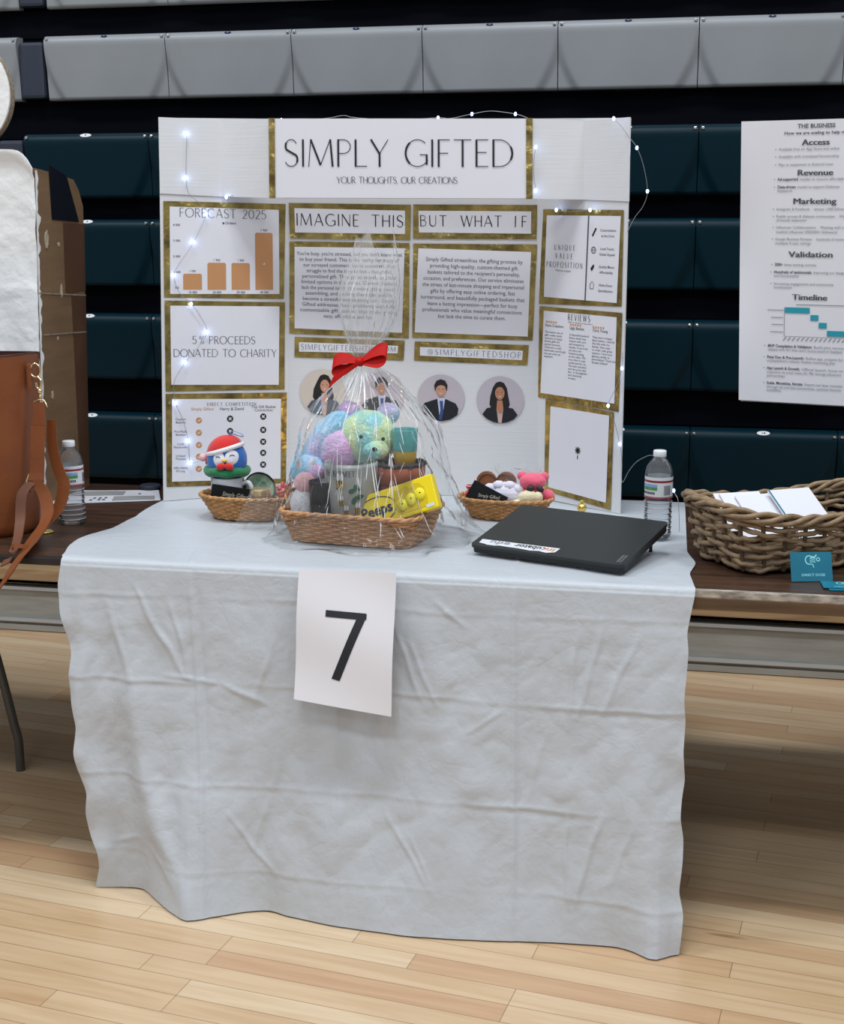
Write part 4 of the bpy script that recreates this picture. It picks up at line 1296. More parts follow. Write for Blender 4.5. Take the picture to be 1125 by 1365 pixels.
# portrait photos
MID = PANEL['mid']
def portrait(u, v, kind):
    cx, cy, R = u * MID.w, v * MID.h, 0.0645
    b = MB(); MID.shape(b, circle2(cx, cy, R, 48), 0.0020)
    ph = b.build('portrait_photo', 'photo_bg_warm' if kind == 0 else 'photo_bg', board, world=True)
    ph['label'] = ['round photo of a person with long dark hair and grey jacket', 'round photo of a person in a dark suit behind the gift wrap', 'round photo of a person in a dark suit and blue tie', 'round photo of a person with long curly hair and dark jacket'][kind]
    def S(name, pts, m, off, clip=True):
        q = []
        for x, y in pts:
            l = math.hypot(x, y)
            if clip and l > 0.99:
                x, y = x / l * 0.99, y / l * 0.99
            q.append((cx + x * R, cy + y * R))
        bb = MB(); MID.shape(bb, q, off); bb.build(name, m, ph, world=True)
    low = [(math.cos(a), math.sin(a)) for a in [math.radians(-150 + 120 * i / 14) for i in range(15)]]
    if kind in (0, 3):
        x0 = 0.08 if kind == 0 else -0.02
        hair = [(x0 - .30, -.45), (x0 - .44, -.2), (x0 - .40, .15), (x0 - .30, .5), (x0 - .17, .72), (x0, .78), (x0 + .18, .72), (x0 + .30, .5), (x0 + .36, .15), (x0 + .42, -.2), (x0 + .30, -.45)]
        if kind == 0:
            hair = [(x - .06 if y < .2 and x < x0 else x, y) for x, y in hair]
        S('long_hair', hair, 'hair', 0.0024)
        S('neck', [(x0 - .11, -.02), (x0 + .11, -.02), (x0 + .16, -.55), (x0 - .16, -.55)], 'skin_b' if kind == 3 else 'skin_a', 0.0028)
    else:
        x0 = 0.0
        S('neck', [(x0 - .12, .05), (x0 + .12, .05), (x0 + .14, -.3), (x0 - .14, -.3)], 'skin_a', 0.0024)
    suit = 'suit_grey' if kind == 0 else 'suit_black'
    if kind in (0, 3):
        for s_ in (-1, 1):
            S('jacket', [(x0 + s_ * .07, -.98), (x0 + s_ * .13, -.5), (x0 + s_ * .18, -.28), (x0 + s_ * .55, -.36), (x0 + s_ * .74, -.62), (x0 + s_ * .66, -.90), (x0 + s_ * .3, -.97)], suit, 0.0032)
        S('blouse', [(x0 - .10, -.42), (x0 + .02, -.75), (x0 + .12, -.42), (x0 + .09, -.97), (x0 - .09, -.97)], 'shirt_rose', 0.0030)
    else:
        S('jacket', [(-.86, -.45), (-.70, -.22), (-.18, -.04), (.20, -.04), (.62, -.22), (.74, -.45), (.70, -.72), (.4, -.95), (0, -.99), (-.4, -.93), (-.72, -.68)], suit, 0.0026)
        S('shirt', [(-.16, .0), (.18, .0), (.10, -.5), (.02, -.92), (-.05, -.92)], 'shirt_blue', 0.0030)
        S('necktie', [(-.06, -.12), (.08, -.12), (.10, -.6), (.02, -.95), (-.10, -.9), (-.03, -.5)], 'tie_blue', 0.0034)
    fx = x0 + (0.0 if kind != 0 else 0.03)
    fy = .30 if kind in (0, 3) else .36
    S('face', [(fx + .20 * math.cos(a), fy + (.30 if math.sin(a) < 0 else .25) * math.sin(a)) for a in [2 * PI * i / 28 for i in range(28)]], 'skin_a' if kind in (0, 2) else 'skin_b', 0.0036)
    if kind in (0, 3):
        S('hair_front', [(fx - .24, .30), (fx - .22, .55), (fx - .08, .70), (fx + .02, .62), (fx - .12, .50)], 'hair', 0.0040)
        S('hair_front', [(fx + .24, .30), (fx + .22, .55), (fx + .08, .70), (fx - .02, .62), (fx + .12, .50)], 'hair', 0.0040)
    else:
        S('hair_top', [(fx - .25, .28), (fx - .29, .55), (fx - .18, .74), (fx, .80), (fx + .18, .74), (fx + .28, .55), (fx + .24, .28), (fx + .18, .50), (fx + .02, .56), (fx - .12, .52), (fx - .19, .45)], 'hair', 0.0040)
    for s_ in (-1, 1):
        S('eye', [(fx + s_ * .09 + .035 * math.cos(a), fy + .03 + .014 * math.sin(a)) for a in [2 * PI * i / 10 for i in range(10)]], 'hair', 0.0042)
    S('smile', [(fx - .08, fy - .13), (fx, fy - .155), (fx + .08, fy - .13), (fx, fy - .195)], 'paper', 0.0042)
for kind, (u, v) in enumerate([(0.1426, 0.2741), (0.3826, 0.2692), (0.6197, 0.2653), (0.8537, 0.2635)]):
    portrait(u, v, kind)

# ------------------------------------------------------------------ fairy lights
WA = [(-1.3348, 3.5201, 1.7173), (-1.3361, 3.507, 1.6026), (-1.329, 3.5067, 1.5617), (-1.303, 3.5193, 1.5346), (-1.2891, 3.5251, 1.5091), (-1.3182, 3.4996, 1.4342), (-1.3489, 3.4748, 1.3812), (-1.3623, 3.4626, 1.3479), (-1.3502, 3.4651, 1.3023), (-1.3228, 3.4794, 1.2721), (-1.3038, 3.4884, 1.2418), (-1.2864, 3.4949, 1.1953), (-1.3104, 3.4746, 1.1521), (-1.3358, 3.4539, 1.1171), (-1.361, 3.431, 1.0643), (-1.3573, 3.4273, 1.0101), (-1.3402, 3.4337, 0.9628), (-1.3281, 3.4358, 0.9055), (-1.3263, 3.4339, 0.877), (-1.3228, 3.4331, 0.8463), (-1.299, 3.4505, 0.8505)]
WB = [(-1.1627, 3.555, 1.7257), (-1.1841, 3.5602, 1.7095), (-1.1965, 3.5619, 1.6954), (-1.2, 3.5558, 1.6481), (-1.1964, 3.5544, 1.6068), (-1.1857, 3.5486, 1.5832), (-1.207, 3.5543, 1.5632), (-1.2386, 3.5446, 1.5529)]
WC = [(-1.0822, 3.55, 1.7502), (-1.0105, 3.55, 1.7491), (-0.9494, 3.55, 1.7538), (-0.9129, 3.55, 1.7588), (-0.8787, 3.55, 1.7526), (-0.7687, 3.55, 1.7452), (-0.6619, 3.55, 1.7491), (-0.6305, 3.55, 1.7468), (-0.574, 3.55, 1.757), (-0.5236, 3.55, 1.7635), (-0.4618, 3.55, 1.7551), (-0.431, 3.55, 1.7454)]
WD = [(-0.4064, 3.53, 1.6719), (-0.4112, 3.53, 1.6184), (-0.4046, 3.53, 1.5644)]
WE = [(-0.359, 3.6111, 1.5173), (-0.3105, 3.5725, 1.5127), (-0.2655, 3.537, 1.5157)]
WF = [(-0.2086, 3.475, 1.734), (-0.1898, 3.475, 1.7159), (-0.1707, 3.475, 1.6906), (-0.1498, 3.475, 1.6636), (-0.1319, 3.475, 1.6186), (-0.1208, 3.475, 1.5591), (-0.1306, 3.475, 1.5229), (-0.15, 3.475, 1.4957), (-0.1674, 3.475, 1.4592)]
WG = [(-0.1688, 3.455, 1.1623), (-0.1695, 3.455, 1.1225), (-0.1814, 3.445, 1.0766), (-0.2008, 3.445, 1.0283), (-0.1824, 3.450, 0.9806), (-0.1695, 3.455, 0.9288), (-0.1625, 3.455, 0.8842), (-0.16, 3.435, 0.8331), (-0.1429, 3.415, 0.8663), (-0.1241, 3.395, 0.8933), (-0.1016, 3.375, 0.9106), (-0.0864, 3.355, 0.918), (-0.0603, 3.335, 0.9163), (-0.039, 3.315, 0.8923), (-0.0279, 3.295, 0.8422), (-0.016, 3.275, 0.8204), (-0.010, 3.262, 0.748)]
def light_string(label, runs, loc):
    t = thing('fairy_light_string', label, 'string lights', loc, 0, 'fairy light strings on the display board')
    for pts, idx in runs:
        MB().tube(spline(pts, 5), 0.0007, 5).build('wire', 'wire', t, world=True)
        for i in idx:
            b = MB(); b.ball(pts[i], (0.0034, 0.0034, 0.0048), seg=10, rings=8)
            b.build('bulb', 'led', t, world=True)
light_string('fairy lights winding down the left wing of the display board', [(WA, (0, 1, 4, 5, 7, 9, 11, 13, 15, 17, 19)), (WB, (2, 4, 7))], (-1.30, 3.47, 0.85))
light_string('fairy lights along the top and right wing of the display board', [(WC, (0, 6, 8, 10)), (WD, (0, 2)), (WE, (0, 2)), (WF, (0, 3, 5))], (-0.42, 3.54, 1.5))
t = thing('fairy_light_string', 'added warm bulbs unseen behind the large gift basket', 'string lights', (-0.90, 3.48, 0.76), 0, 'fairy light strings on the display board')  # added out of sight to throw a yellow glow on the board
WW = [(-0.985, 3.545, 0.770), (-0.95, 3.50, 0.86), (-0.905, 3.47, 0.945), (-0.88, 3.46, 0.90), (-0.855, 3.47, 0.955), (-0.83, 3.49, 0.80)]
MB().tube(spline(WW, 5), 0.0007, 5).build('wire', 'wire', t, world=True)
for i in (2, 3, 4):
    b = MB(); b.ball(WW[i], (0.0034, 0.0034, 0.0048), seg=10, rings=8)
    b.build('bulb', 'added_glow', t, world=True)
light_string('fairy light wire trailing from the right board edge past the water bottle', [(WG, (1, 3, 5, 14))], (-0.16, 3.45, 0.85))

# ------------------------------------------------------------------ large gift basket and what it holds
TT = 0.7475
root = thing('gift_basket', 'rectangular tan wicker basket under cellophane with a red bow', 'basket', (-0.752, 3.062, TT), math.radians(-7.5))
woven(root, 7, (0.148, 0.098), (0.172, 0.125), 0.0, 0.072, 12, 44, 0.0034, 0.0030, 'wicker_tan', 'wicker_tan', 'wicker_tan', 0.0042, sub=4, seed=3, rim_amp=0.0022)
h = MB()
for s in (-1, 1):
    h.tube(spline([(s * 0.172, -0.04, 0.074), (s * 0.184, -0.03, 0.095), (s * 0.186, 0.0, 0.102), (s * 0.184, 0.03, 0.095), (s * 0.172, 0.04, 0.074)], 6), 0.0050, 8)
    h.build('handle', 'wicker_tan', root); h = MB()

def plush(mb, c, r, rot=None, lump=0.06, f=14):
    big = max(r) if isinstance(r, (tuple, list)) else r
    def fn(p, d):
        k = 1 + lump * noise.noise(d * f * 0.25 + Vector(c) * 9)
        if lump > 0.03 and big > 0.02:
            k += 0.045 * noise.noise(d * 13 + Vector(c) * 5)
        return p * k
    return mb.ball(c, r, rot, 40, 26, fn)

# tie-dye teddy bear, seated at the back
t = thing('teddy_bear', 'large pastel tie-dye plush bear at the back of the wrapped basket', 'plush toy', (-0.80, 3.140, 0.765))
b = MB(); plush(b, (-0.005, 0.02, 0.14), (0.075, 0.055, 0.135)); b.build('body', 'tie_dye', t)
b = MB(); plush(b, (0.050, -0.022, 0.215), (0.072, 0.052, 0.065)); b.build('head', 'tie_dye_green', t)
b = MB(); plush(b, (0.078, -0.062, 0.190), (0.032, 0.022, 0.024)); b.build('muzzle', 'tie_dye_green', t)
b = MB(); b.ball((0.080, -0.085, 0.195), (0.006, 0.004, 0.005)); b.build('nose', 'black', t)
for x, z in ((0.045, 0.222), (0.098, 0.218)):
    b = MB(); b.ball((x, -0.072, z), 0.0045); b.build('eye', 'black', t)
for x, z in ((0.0, 0.272), (0.095, 0.270)):
    b = MB(); plush(b, (x, -0.005, z), (0.028, 0.018, 0.026)); b.build('ear', 'tie_dye_pink', t)
b = MB(); plush(b, (-0.058, -0.03, 0.195), (0.040, 0.036, 0.095), rotm(0, 34, 0)); b.build('arm', 'tie_dye_blue', t)
b = MB(); plush(b, (0.068, -0.020, 0.120), (0.032, 0.030, 0.07), rotm(0, -20, 0)); b.build('arm', 'tie_dye', t)
b = MB(); plush(b, (-0.020, -0.045, 0.185), (0.048, 0.032, 0.05)); b.build('chest_patch', 'tie_dye_pink', t)
b = MB(); plush(b, (-0.088, -0.050, 0.135), (0.048, 0.042, 0.040)); b.build('paw', 'tie_dye_blue', t)
b = MB(); plush(b, (-0.070, -0.076, 0.133), (0.024, 0.018, 0.024)); b.build('paw_pad', 'tie_dye_pink', t)

t = thing('plush_bunny', 'small white plush with a pink top at the left end of the wrapped basket', 'plush toy', (-0.893, 3.055, 0.757))
b = MB(); plush(b, (0, 0, 0.055), (0.036, 0.032, 0.056)); b.build('body', 'plush_white', t)
b = MB(); plush(b, (0.004, -0.002, 0.118), (0.027, 0.025, 0.027)); b.build('head', 'pink_trim', t)
for s in (-1, 1):
    b = MB(); plush(b, (0.004 + s * 0.013, 0.002, 0.153), (0.008, 0.006, 0.025), rotm(0, s * 14, 0)); b.build('ear', 'plush_white', t)

t = thing('black_tumbler', 'black glass tumbler standing beside the white plush in the wrapped basket', 'candle', (-0.838, 3.022, 0.757))
MB().lathe([(0.0, 0.0), (0.025, 0.0), (0.029, 0.006), (0.033, 0.126), (0.0335, 0.130), (0.031, 0.130), (0.0295, 0.112), (0.0, 0.112)], 36).build('glass', 'candle', t)
MB().lathe([(0.0, 0.1125), (0.0292, 0.1125)], 30).build('wax', 'ink_grey', t)

t = thing('planter_pot', 'grey speckled ceramic planter painted with bees, flowers and lettering', 'planter', (-0.774, 3.044, 0.757))
MB().lathe([(0.0, 0.0), (0.044, 0.0), (0.050, 0.006), (0.062, 0.11), (0.064, 0.165), (0.062, 0.175), (0.058, 0.172), (0.056, 0.12), (0.0, 0.12)], 48).build('pot', 'planter', t)
def onpot(a, z, off=0.0008):
    r = interp([(0.006, 0.050), (0.11, 0.062), (0.165, 0.064), (0.175, 0.062)], z) + off
    return (r * math.sin(a), -r * math.cos(a), z)
for a, z, s in ((-0.20, 0.128, 1.25), (0.02, 0.060, 0.9), (0.48, 0.066, 0.95), (-0.16, 0.085, 0.8)):
    bee = MB()
    n = 14
    pts = [(a + s * 0.16 * math.cos(2 * PI * i / n), z + s * 0.010 * math.sin(2 * PI * i / n)) for i in range(n)]
    bee.poly([onpot(x, y) for x, y in pts])
    bo = bee.build('bee_motif', 'bee_yellow', t)
    st = MB()
    for k in (-0.08, 0.0, 0.08):
        st.poly([onpot(a + s * (k - 0.02), z - s * 0.009, 0.0014), onpot(a + s * (k + 0.02), z - s * 0.009, 0.0014), onpot(a + s * (k + 0.02), z + s * 0.009, 0.0014), onpot(a + s * (k - 0.02), z + s * 0.009, 0.0014)])
    st.build('bee_stripes', 'black', bo)
    wg = MB()
    for k in (-0.03, 0.08):
        wg.poly([onpot(a + s * (k + 0.05 * math.cos(2 * PI * i / 10)), z + s * (0.015 + 0.008 * math.sin(2 * PI * i / 10)), 0.0012) for i in range(10)])
    wg.build('bee_wings', 'paper', bo)
for a, z, r in ((0.30, 0.115, 0.4), (0.48, 0.122, -0.5), (0.36, 0.092, 1.2), (0.58, 0.10, 0.2)):
    lf = MB()
    pts = []
    for i in range(12):
        q = 2 * PI * i / 12
        x, y = 0.011 * math.cos(q), 0.006 * math.sin(q) * (1 - 0.4 * math.cos(q))
        pts.append((a + (x * math.cos(r) - y * math.sin(r)) / 0.066, z + x * math.sin(r) + y * math.cos(r)))
    lf.poly([onpot(x, y) for x, y in pts])
    lf.build('leaf_motif', 'leaf', t)
class PotPatch:
    w = 1.0; h = 1.0
    def at(s, x, y, off=0.0):
        return onpot(-0.12 + x / 0.068, 0.148 + y + 0.10 * 0, 0.0008)
    def shape(s, mb, pts, off=0.0):
        return mb.poly([s.at(x, y) for x, y in pts])
b = MB(); strokes(b, PotPatch(), 'BEE IS SWEET', -0.008, 0.0, 0.013, width=0.085, T=0.16, t=0.08); b.build('lettering', 'ink_grey', t)

t = thing('terracotta_pot', 'terracotta flower pot with a dark rim in the wrapped basket', 'flower pot', (-0.666, 3.092, 0.757))
MB().lathe([(0.0, 0.0), (0.036, 0.0), (0.040, 0.004), (0.052, 0.130), (0.0, 0.130)], 40).build('pot', 'terracotta', t)
MB().lathe([(0.051, 0.122), (0.058, 0.122), (0.060, 0.160), (0.056, 0.162), (0.053, 0.146), (0.0, 0.146)], 40).build('rim', 'terracotta', t)
rr = MB()
rr.tube([((0.056 + 0.003 * math.sin(i * 1.9)) * math.cos(2 * PI * i / 40), (0.056 + 0.003 * math.sin(i * 1.9)) * math.sin(2 * PI * i / 40), 0.166 + 0.003 * math.sin(i * 2.7)) for i in range(40)], 0.0055, 7, closed=True)
rr.build('shredded_trim', 'soil', t)

t = thing('teal_cup', 'teal and mustard glazed cup standing in the terracotta pot', 'cup', (-0.655, 3.094, 0.905))
MB().lathe([(0.0, 0.0), (0.022, 0.0), (0.027, 0.035), (0.0285, 0.048)], 32).lathe([(0.0, 0.002), (0.018, 0.002)], 32).build('lower_glaze', 'bee_yellow', t)
MB().lathe([(0.0285, 0.048), (0.031, 0.098), (0.030, 0.100), (0.028, 0.097), (0.025, 0.03), (0.0, 0.03)], 32).build('upper_glaze', 'teal_glass', t)
t = thing('plastic_egg', 'small purple plastic egg leaning against the bear in the wrapped basket', 'egg', (-0.708, 3.070, 0.957))
t_egg = t
b = MB(); b.ball((0, 0, 0.0), (0.011, 0.009, 0.015), rotm(0, 15, 0)); b.build('shell', 'purple', t)
b = MB(); b.ball((0, -0.006, 0.001), (0.006, 0.0045, 0.009), rotm(0, 15, 0)); b.build('pale_spot', 'plush_white', t)

# yellow candy box with a window, leaning in the front right corner
t = thing('candy_box', 'yellow marshmallow candy box with a clear window tilted in the wrapped basket', 'candy box', (-0.655, 3.000, 0.842))
BX = rotm(-18, -21, -6)
def bp_(x, y, z):
    return BX @ Vector((x, y, z))
bw, bh, bd = 0.104, 0.040, 0.012
b = MB(); b.box((0, 0, 0), (2 * bw, 2 * bd, 2 * bh), BX, bevel=0.003); b.build('carton', 'peeps', t)
win = MB()
wp = [(0.004, -0.030), (0.078, -0.030), (0.082, -0.012), (0.080, 0.014), (0.070, 0.028), (0.056, 0.031), (0.046, 0.024), (0.034, 0.031), (0.020, 0.026), (0.008, 0.030), (0.000, 0.018)]
win.poly([bp_(x, -bd - 0.0006, z) for x, z in wp]); win.build('window_tray', 'peeps_win', t)
for x, z in ((0.018, -0.010), (0.042, -0.004), (0.066, 0.002)):
    c = MB(); c.ball(bp_(x, -bd - 0.001, z), (0.0135, 0.006, 0.0150), BX); ch = c.build('marshmallow', 'chick', t)
    e = MB(); e.ball(bp_(x + 0.003, -bd - 0.0068, z + 0.002), (0.0018, 0.001, 0.0018), BX); e.build('eye', 'black', ch)
class BoxPatch:
    def at(s, x, y, off=0.0):
        return bp_(x, -bd - 0.0008 - off, y)
    def shape(s, mb, pts, off=0.0):
        return mb.poly([s.at(x, y) for x, y in pts])
b = MB()
vs2, fs2 = text2d('Peeps', 0.03)
b.add([BoxPatch().at(-0.088 + a * 0.0345, -0.014 + c * 0.036) for a, c in vs2], fs2)
b.build('lettering', 'navy', t)
b = MB()
for q in ribbon2d(arc(-0.047, -0.002, 0.050, 0.030, 15, 165, 16), 0.0022): BoxPatch().shape(b, q)
for q in ribbon2d(arc(-0.047, -0.004, 0.050, 0.030, 200, 345, 16), 0.0022): BoxPatch().shape(b, q)
BoxPatch().shape(b, [(-0.098 + 0.005 * math.cos(2 * PI * i / 10), 0.002 + 0.006 * math.sin(2 * PI * i / 10)) for i in range(10)])
b.build('print_marks', 'navy', t)
b = MB(); b.poly([bp_(x, -bd - 0.0012, z) for x, z in ((0.075, -0.034), (0.095, -0.034), (0.095, -0.026), (0.075, -0.026))]); b.build('weight_patch', 'label_white', t)

# cellophane round the basket, tied with a bow
WR = thing('cellophane_wrap', 'crinkled clear cellophane gathered over the large gift basket', 'gift wrap', (-0.755, 3.09, TT))
PRX = [(0.0, 0.262), (0.012, 0.252), (0.05, 0.225), (0.10, 0.205), (0.155, 0.186), (0.21, 0.178), (0.265, 0.162), (0.31, 0.128), (0.355, 0.080), (0.40, 0.030), (0.412, 0.020), (0.425, 0.022), (0.46, 0.044), (0.52, 0.068), (0.58, 0.072), (0.635, 0.060), (0.685, 0.045)]
PRY = [(0.0, 0.215), (0.012, 0.205), (0.05, 0.185), (0.10, 0.170), (0.155, 0.155), (0.21, 0.142), (0.265, 0.125), (0.31, 0.098), (0.355, 0.062), (0.40, 0.026), (0.412, 0.018), (0.425, 0.020), (0.46, 0.036), (0.52, 0.052), (0.58, 0.055), (0.635, 0.045), (0.685, 0.034)]
CXS = [(0.0, 0.018), (0.12, 0.015), (0.25, 0.008), (0.36, -0.002), (0.412, -0.013), (0.52, -0.002), (0.60, 0.006), (0.685, 0.014)]
CYS = [(0.0, 0.0), (0.25, 0.03), (0.412, 0.06), (0.685, 0.07)]
_rw2 = random.Random(11)
PH = [_rw2.random() * 6.28 for _ in range(8)]
def wrap_pt(u, v, z):
    a = 2 * PI * u
    rx, ry = sinterp(PRX, z), sinterp(PRY, z)
    # radial pleats that sharpen towards the tie
    near = math.exp(-((z - 0.412) / 0.13) ** 2)
    pleat = 0.0
    for k, (n, am) in enumerate(((9, .05), (14, .05), (23, .04), (31, .03))):
        x = n * a / (2 * PI) + PH[k] + 0.35 * math.sin(z * 9 + PH[k + 4])
        tri = abs(2 * (x - math.floor(x + 0.5)))
        pleat += am * (tri - 0.5) * (1 if n > 12 else 1.2)
    pl = pleat * (0.55 + 1.6 * near)
    c = Vector((math.cos(a), math.sin(a), 0))
    crumple = 0.055 * noise.noise(Vector((math.cos(a) * 4.2, math.sin(a) * 4.2, z * 17))) + 0.03 * noise.noise(Vector((math.cos(a) * 10, math.sin(a) * 10, z * 40)))
    skirt = 0.10 * math.sin(5 * a + 1.0) * math.exp(-z / 0.03) + 0.05 * math.sin(11 * a) * math.exp(-z / 0.02)
    k = 1 + pl + crumple * (1 if z < 0.39 else 1.8) + skirt
    zz = z
    if z > 0.60:
        zz += 0.04 * math.sin(3 * a + 1.2) * (z - 0.60) / 0.085 + 0.015 * math.sin(7 * a)* (z - 0.60) / 0.085
    zz = max(0.0016, zz + (0.004 * math.sin(17 * a) if z < 0.03 else 0))
    return (sinterp(CXS, z) + rx * k * c.x, sinterp(CYS, z) + ry * k * c.y, zz)
zs = [0.0, 0.006, 0.014, 0.028] + [0.04 + 0.0135 * i for i in range(26)] + [0.395, 0.404, 0.412, 0.420, 0.43] + [0.445 + 0.0165 * i for i in range(15)]
NA = 150
def film_strip(z_list, name, m='film'):
    vs = [wrap_pt(i / NA, j, z) for j, z in enumerate(z_list) for i in range(NA)]
    fs = []
    for j in range(len(z_list) - 1):
        for i in range(NA):
            l = (i + 1) % NA
            a, b2, c2, d2 = j * NA + i, j * NA + l, (j + 1) * NA + l, (j + 1) * NA + i
            if (i + j) % 2:
                fs += [(a, b2, c2), (a, c2, d2)]
            else:
                fs += [(a, b2, d2), (b2, c2, d2)]
    MB().add(vs, fs, False).build(name, m, WR)
cut = zs.index(0.412)
film_strip(zs[:cut + 1], 'film')
film_strip(zs[cut:], 'crown', 'film_crown')
glint_mb = MB()  # pale slivers painting white glints along the pleats
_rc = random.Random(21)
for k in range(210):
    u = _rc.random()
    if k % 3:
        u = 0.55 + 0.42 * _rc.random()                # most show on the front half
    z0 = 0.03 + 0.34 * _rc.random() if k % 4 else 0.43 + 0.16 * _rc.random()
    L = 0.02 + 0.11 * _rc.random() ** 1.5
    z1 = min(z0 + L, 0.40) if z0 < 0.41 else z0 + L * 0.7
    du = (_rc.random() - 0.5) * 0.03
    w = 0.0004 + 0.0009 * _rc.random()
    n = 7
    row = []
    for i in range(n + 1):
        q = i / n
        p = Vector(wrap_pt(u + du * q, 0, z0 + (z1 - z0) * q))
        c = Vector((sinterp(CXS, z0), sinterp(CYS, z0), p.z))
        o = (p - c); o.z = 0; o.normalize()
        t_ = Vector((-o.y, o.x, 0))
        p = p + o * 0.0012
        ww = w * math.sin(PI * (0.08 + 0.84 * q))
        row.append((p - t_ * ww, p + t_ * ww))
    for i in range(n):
        glint_mb.add([row[i][0], row[i][1], row[i + 1][1], row[i + 1][0]], [(0, 1, 2, 3)])
glint_mb.build('glint_slivers', 'glint_white', WR)
# red bow
bw_ = MB()
BC = Vector((-0.012, 0.035, 0.412))
def loop(mb, s, tilt):
    def fn(u, v):
        a = 2 * PI * u
        L = 0.036 + 0.036 * math.cos(a + PI) * -1
        x = s * (0.002 + 0.070 * (0.5 - 0.5 * math.cos(a)))
        z = 0.018 * math.sin(a) * (0.25 + 0.85 * abs(x) / 0.07) + tilt * abs(x)
        wv = 0.030 * (v - 0.5) * (0.35 + 0.65 * min(1, abs(x) / 0.05))
        y = -0.014 + wv * 0.55
        return BC + Vector((x * 0.92, y, z + wv * 0.95))
    mb.grid(fn, 40, 4, thick=0.0012)
for s, tl_ in ((1, 0.30), (-1, -0.16)):
    lp = MB(); loop(lp, s, tl_)
    bo = lp.build('bow_loop', 'red_ribbon', WR)
kn = MB(); kn.ball(BC + Vector((0, -0.012, 0)), (0.011, 0.014, 0.012)); kn.build('bow_knot', 'red_ribbon', WR)
tl2 = MB()
tl2.grid(lambda u, v: BC + Vector((-0.004 - 0.066 * u, -0.024 - 0.006 * math.sin(u * 4), -0.004 - 0.046 * u)) + Vector((0.4, 0, 0.9)) * (0.024 * (v - 0.5) * (0.5 + 0.7 * u)), 14, 4, thick=0.0012)
tl2.build('bow_tail', 'red_ribbon', WR)
bn = MB(); bn.tube([wrap_pt(i / 40, 0, 0.412) for i in range(40)], 0.0045, 6, closed=True, flat=1.6); bn.build('ribbon_band', 'red_ribbon', WR)

# ------------------------------------------------------------------ small oval basket on the left
ROOT = thing('oval_basket', 'small oval tan wicker basket holding the penguin mug', 'basket', (-1.093, 3.235, TT))
woven(ROOT, 2.3, (0.088, 0.055), (0.124, 0.078), 0.0, 0.058, 11, 36, 0.0032, 0.0026, 'wicker_light', 'wicker_light', 'wicker_light', 0.0036, sub=4, seed=8, rim_amp=0.0018)

t = thing('coffee_mug', 'white ceramic mug in the small left basket carrying a plush penguin', 'mug', (-1.150, 3.240, 0.757))
MB().lathe([(0.0, 0.0), (0.036, 0.0), (0.041, 0.004), (0.0425, 0.010), (0.0425, 0.090), (0.0415, 0.092), (0.0395, 0.090), (0.039, 0.012), (0.0, 0.012)], 44).build('body', 'mug', t)
MB().tube(spline([(0.0405, -0.006, 0.074), (0.060, -0.012, 0.080), (0.070, -0.015, 0.060), (0.064, -0.013, 0.032), (0.0405, -0.007, 0.022)], 8), 0.0058, 10).build('handle', 'mug', t)
b = MB()
for (a, z, r) in ((-0.15, 0.056, 0.010), (0.12, 0.058, 0.010), (0.75, 0.055, 0.008)):
    b.poly([(0.0431 * math.sin(a + r / 0.043 * math.cos(2 * PI * i / 14)), -0.0431 * math.cos(a + r / 0.043 * math.cos(2 * PI * i / 14)), z + r * 0.8 * math.sin(2 * PI * i / 14)) for i in range(14)])
b.build('printed_motif', 'red_ribbon', t)

t = thing('plush_penguin', 'blue plush penguin in a red hat and green scarf sitting in the mug', 'plush toy', (-1.150, 3.240, 0.8515))
BZ, BRX, BRZ = 0.040, 0.052, 0.056
bd_ = MB(); plush(bd_, (0, 0, BZ), (BRX, 0.046, BRZ), lump=0.02); bd_.build('body', 'plush_blue', t)
bt = MB(); plush(bt, (-0.010, 0.0, 0.003), (0.038, 0.037, 0.010), lump=0.0); bt.build('underside', 'plush_blue', t)
sc_ = MB(); sc_.tube([(0.047 * math.cos(2 * PI * i / 40) * 1.06, 0.043 * math.sin(2 * PI * i / 40), 0.0125 + 0.002 * math.sin(6 * PI * i / 20)) for i in range(40)], 0.0115, 12, closed=True); sc_.build('scarf', 'plush_green', t)
def onbody(x, z, off=0.001):
    q = 1 - (x / BRX) ** 2 - ((z - BZ) / BRZ) ** 2
    return Vector((x, -0.046 * math.sqrt(max(0, q)) - off, z))
for s in (-1, 1):
    f_ = MB()
    def fn(u, v, s=s):
        r = v
        a = 2 * PI * u
        x = 0.010 + s * 0.0155 + r * 0.0155 * math.cos(a)
        z = 0.050 + r * 0.0185 * math.sin(a) + s * 0.002
        return onbody(min(x, 0.048), z, 0.0022 * (1 - r ** 4) + 0.0005)
    f_.grid(fn, 24, 6); f_.build('face_patch', 'plush_white', t)
    e = MB()
    e.tube([onbody(0.010 + s * 0.0175 + 0.006 * math.cos(math.radians(20 + 140 * i / 8)), 0.053 + s * 0.002 + 0.004 * math.sin(math.radians(20 + 140 * i / 8)), 0.0032) for i in range(9)], 0.0010, 6); e.build('closed_eye', 'black', t)
b = MB(); b.ball(onbody(0.010, 0.046, 0.003), (0.006, 0.006, 0.0045)); b.build('beak', 'yellow', t)
for s in (-1, 1):
    b = MB(); plush(b, onbody(0.012 + s * 0.010, 0.031, 0.008), (0.0125, 0.007, 0.0085), rotm(0, s * 12, 0), lump=0.1); b.build('bow_tie', 'plush_red', t)
b = MB()
HR = rotm(0, -17, 0)
HC = Vector((-0.004, 0.0, 0.070))
def hatfn(p, d):
    z = max(p.z, -0.006)
    tail = max(0.0, -d.x) ** 2 * max(0.0, 0.75 - d.z)
    return Vector((p.x - 0.020 * tail, p.y * (1 - 0.35 * tail), z - 0.022 * tail))
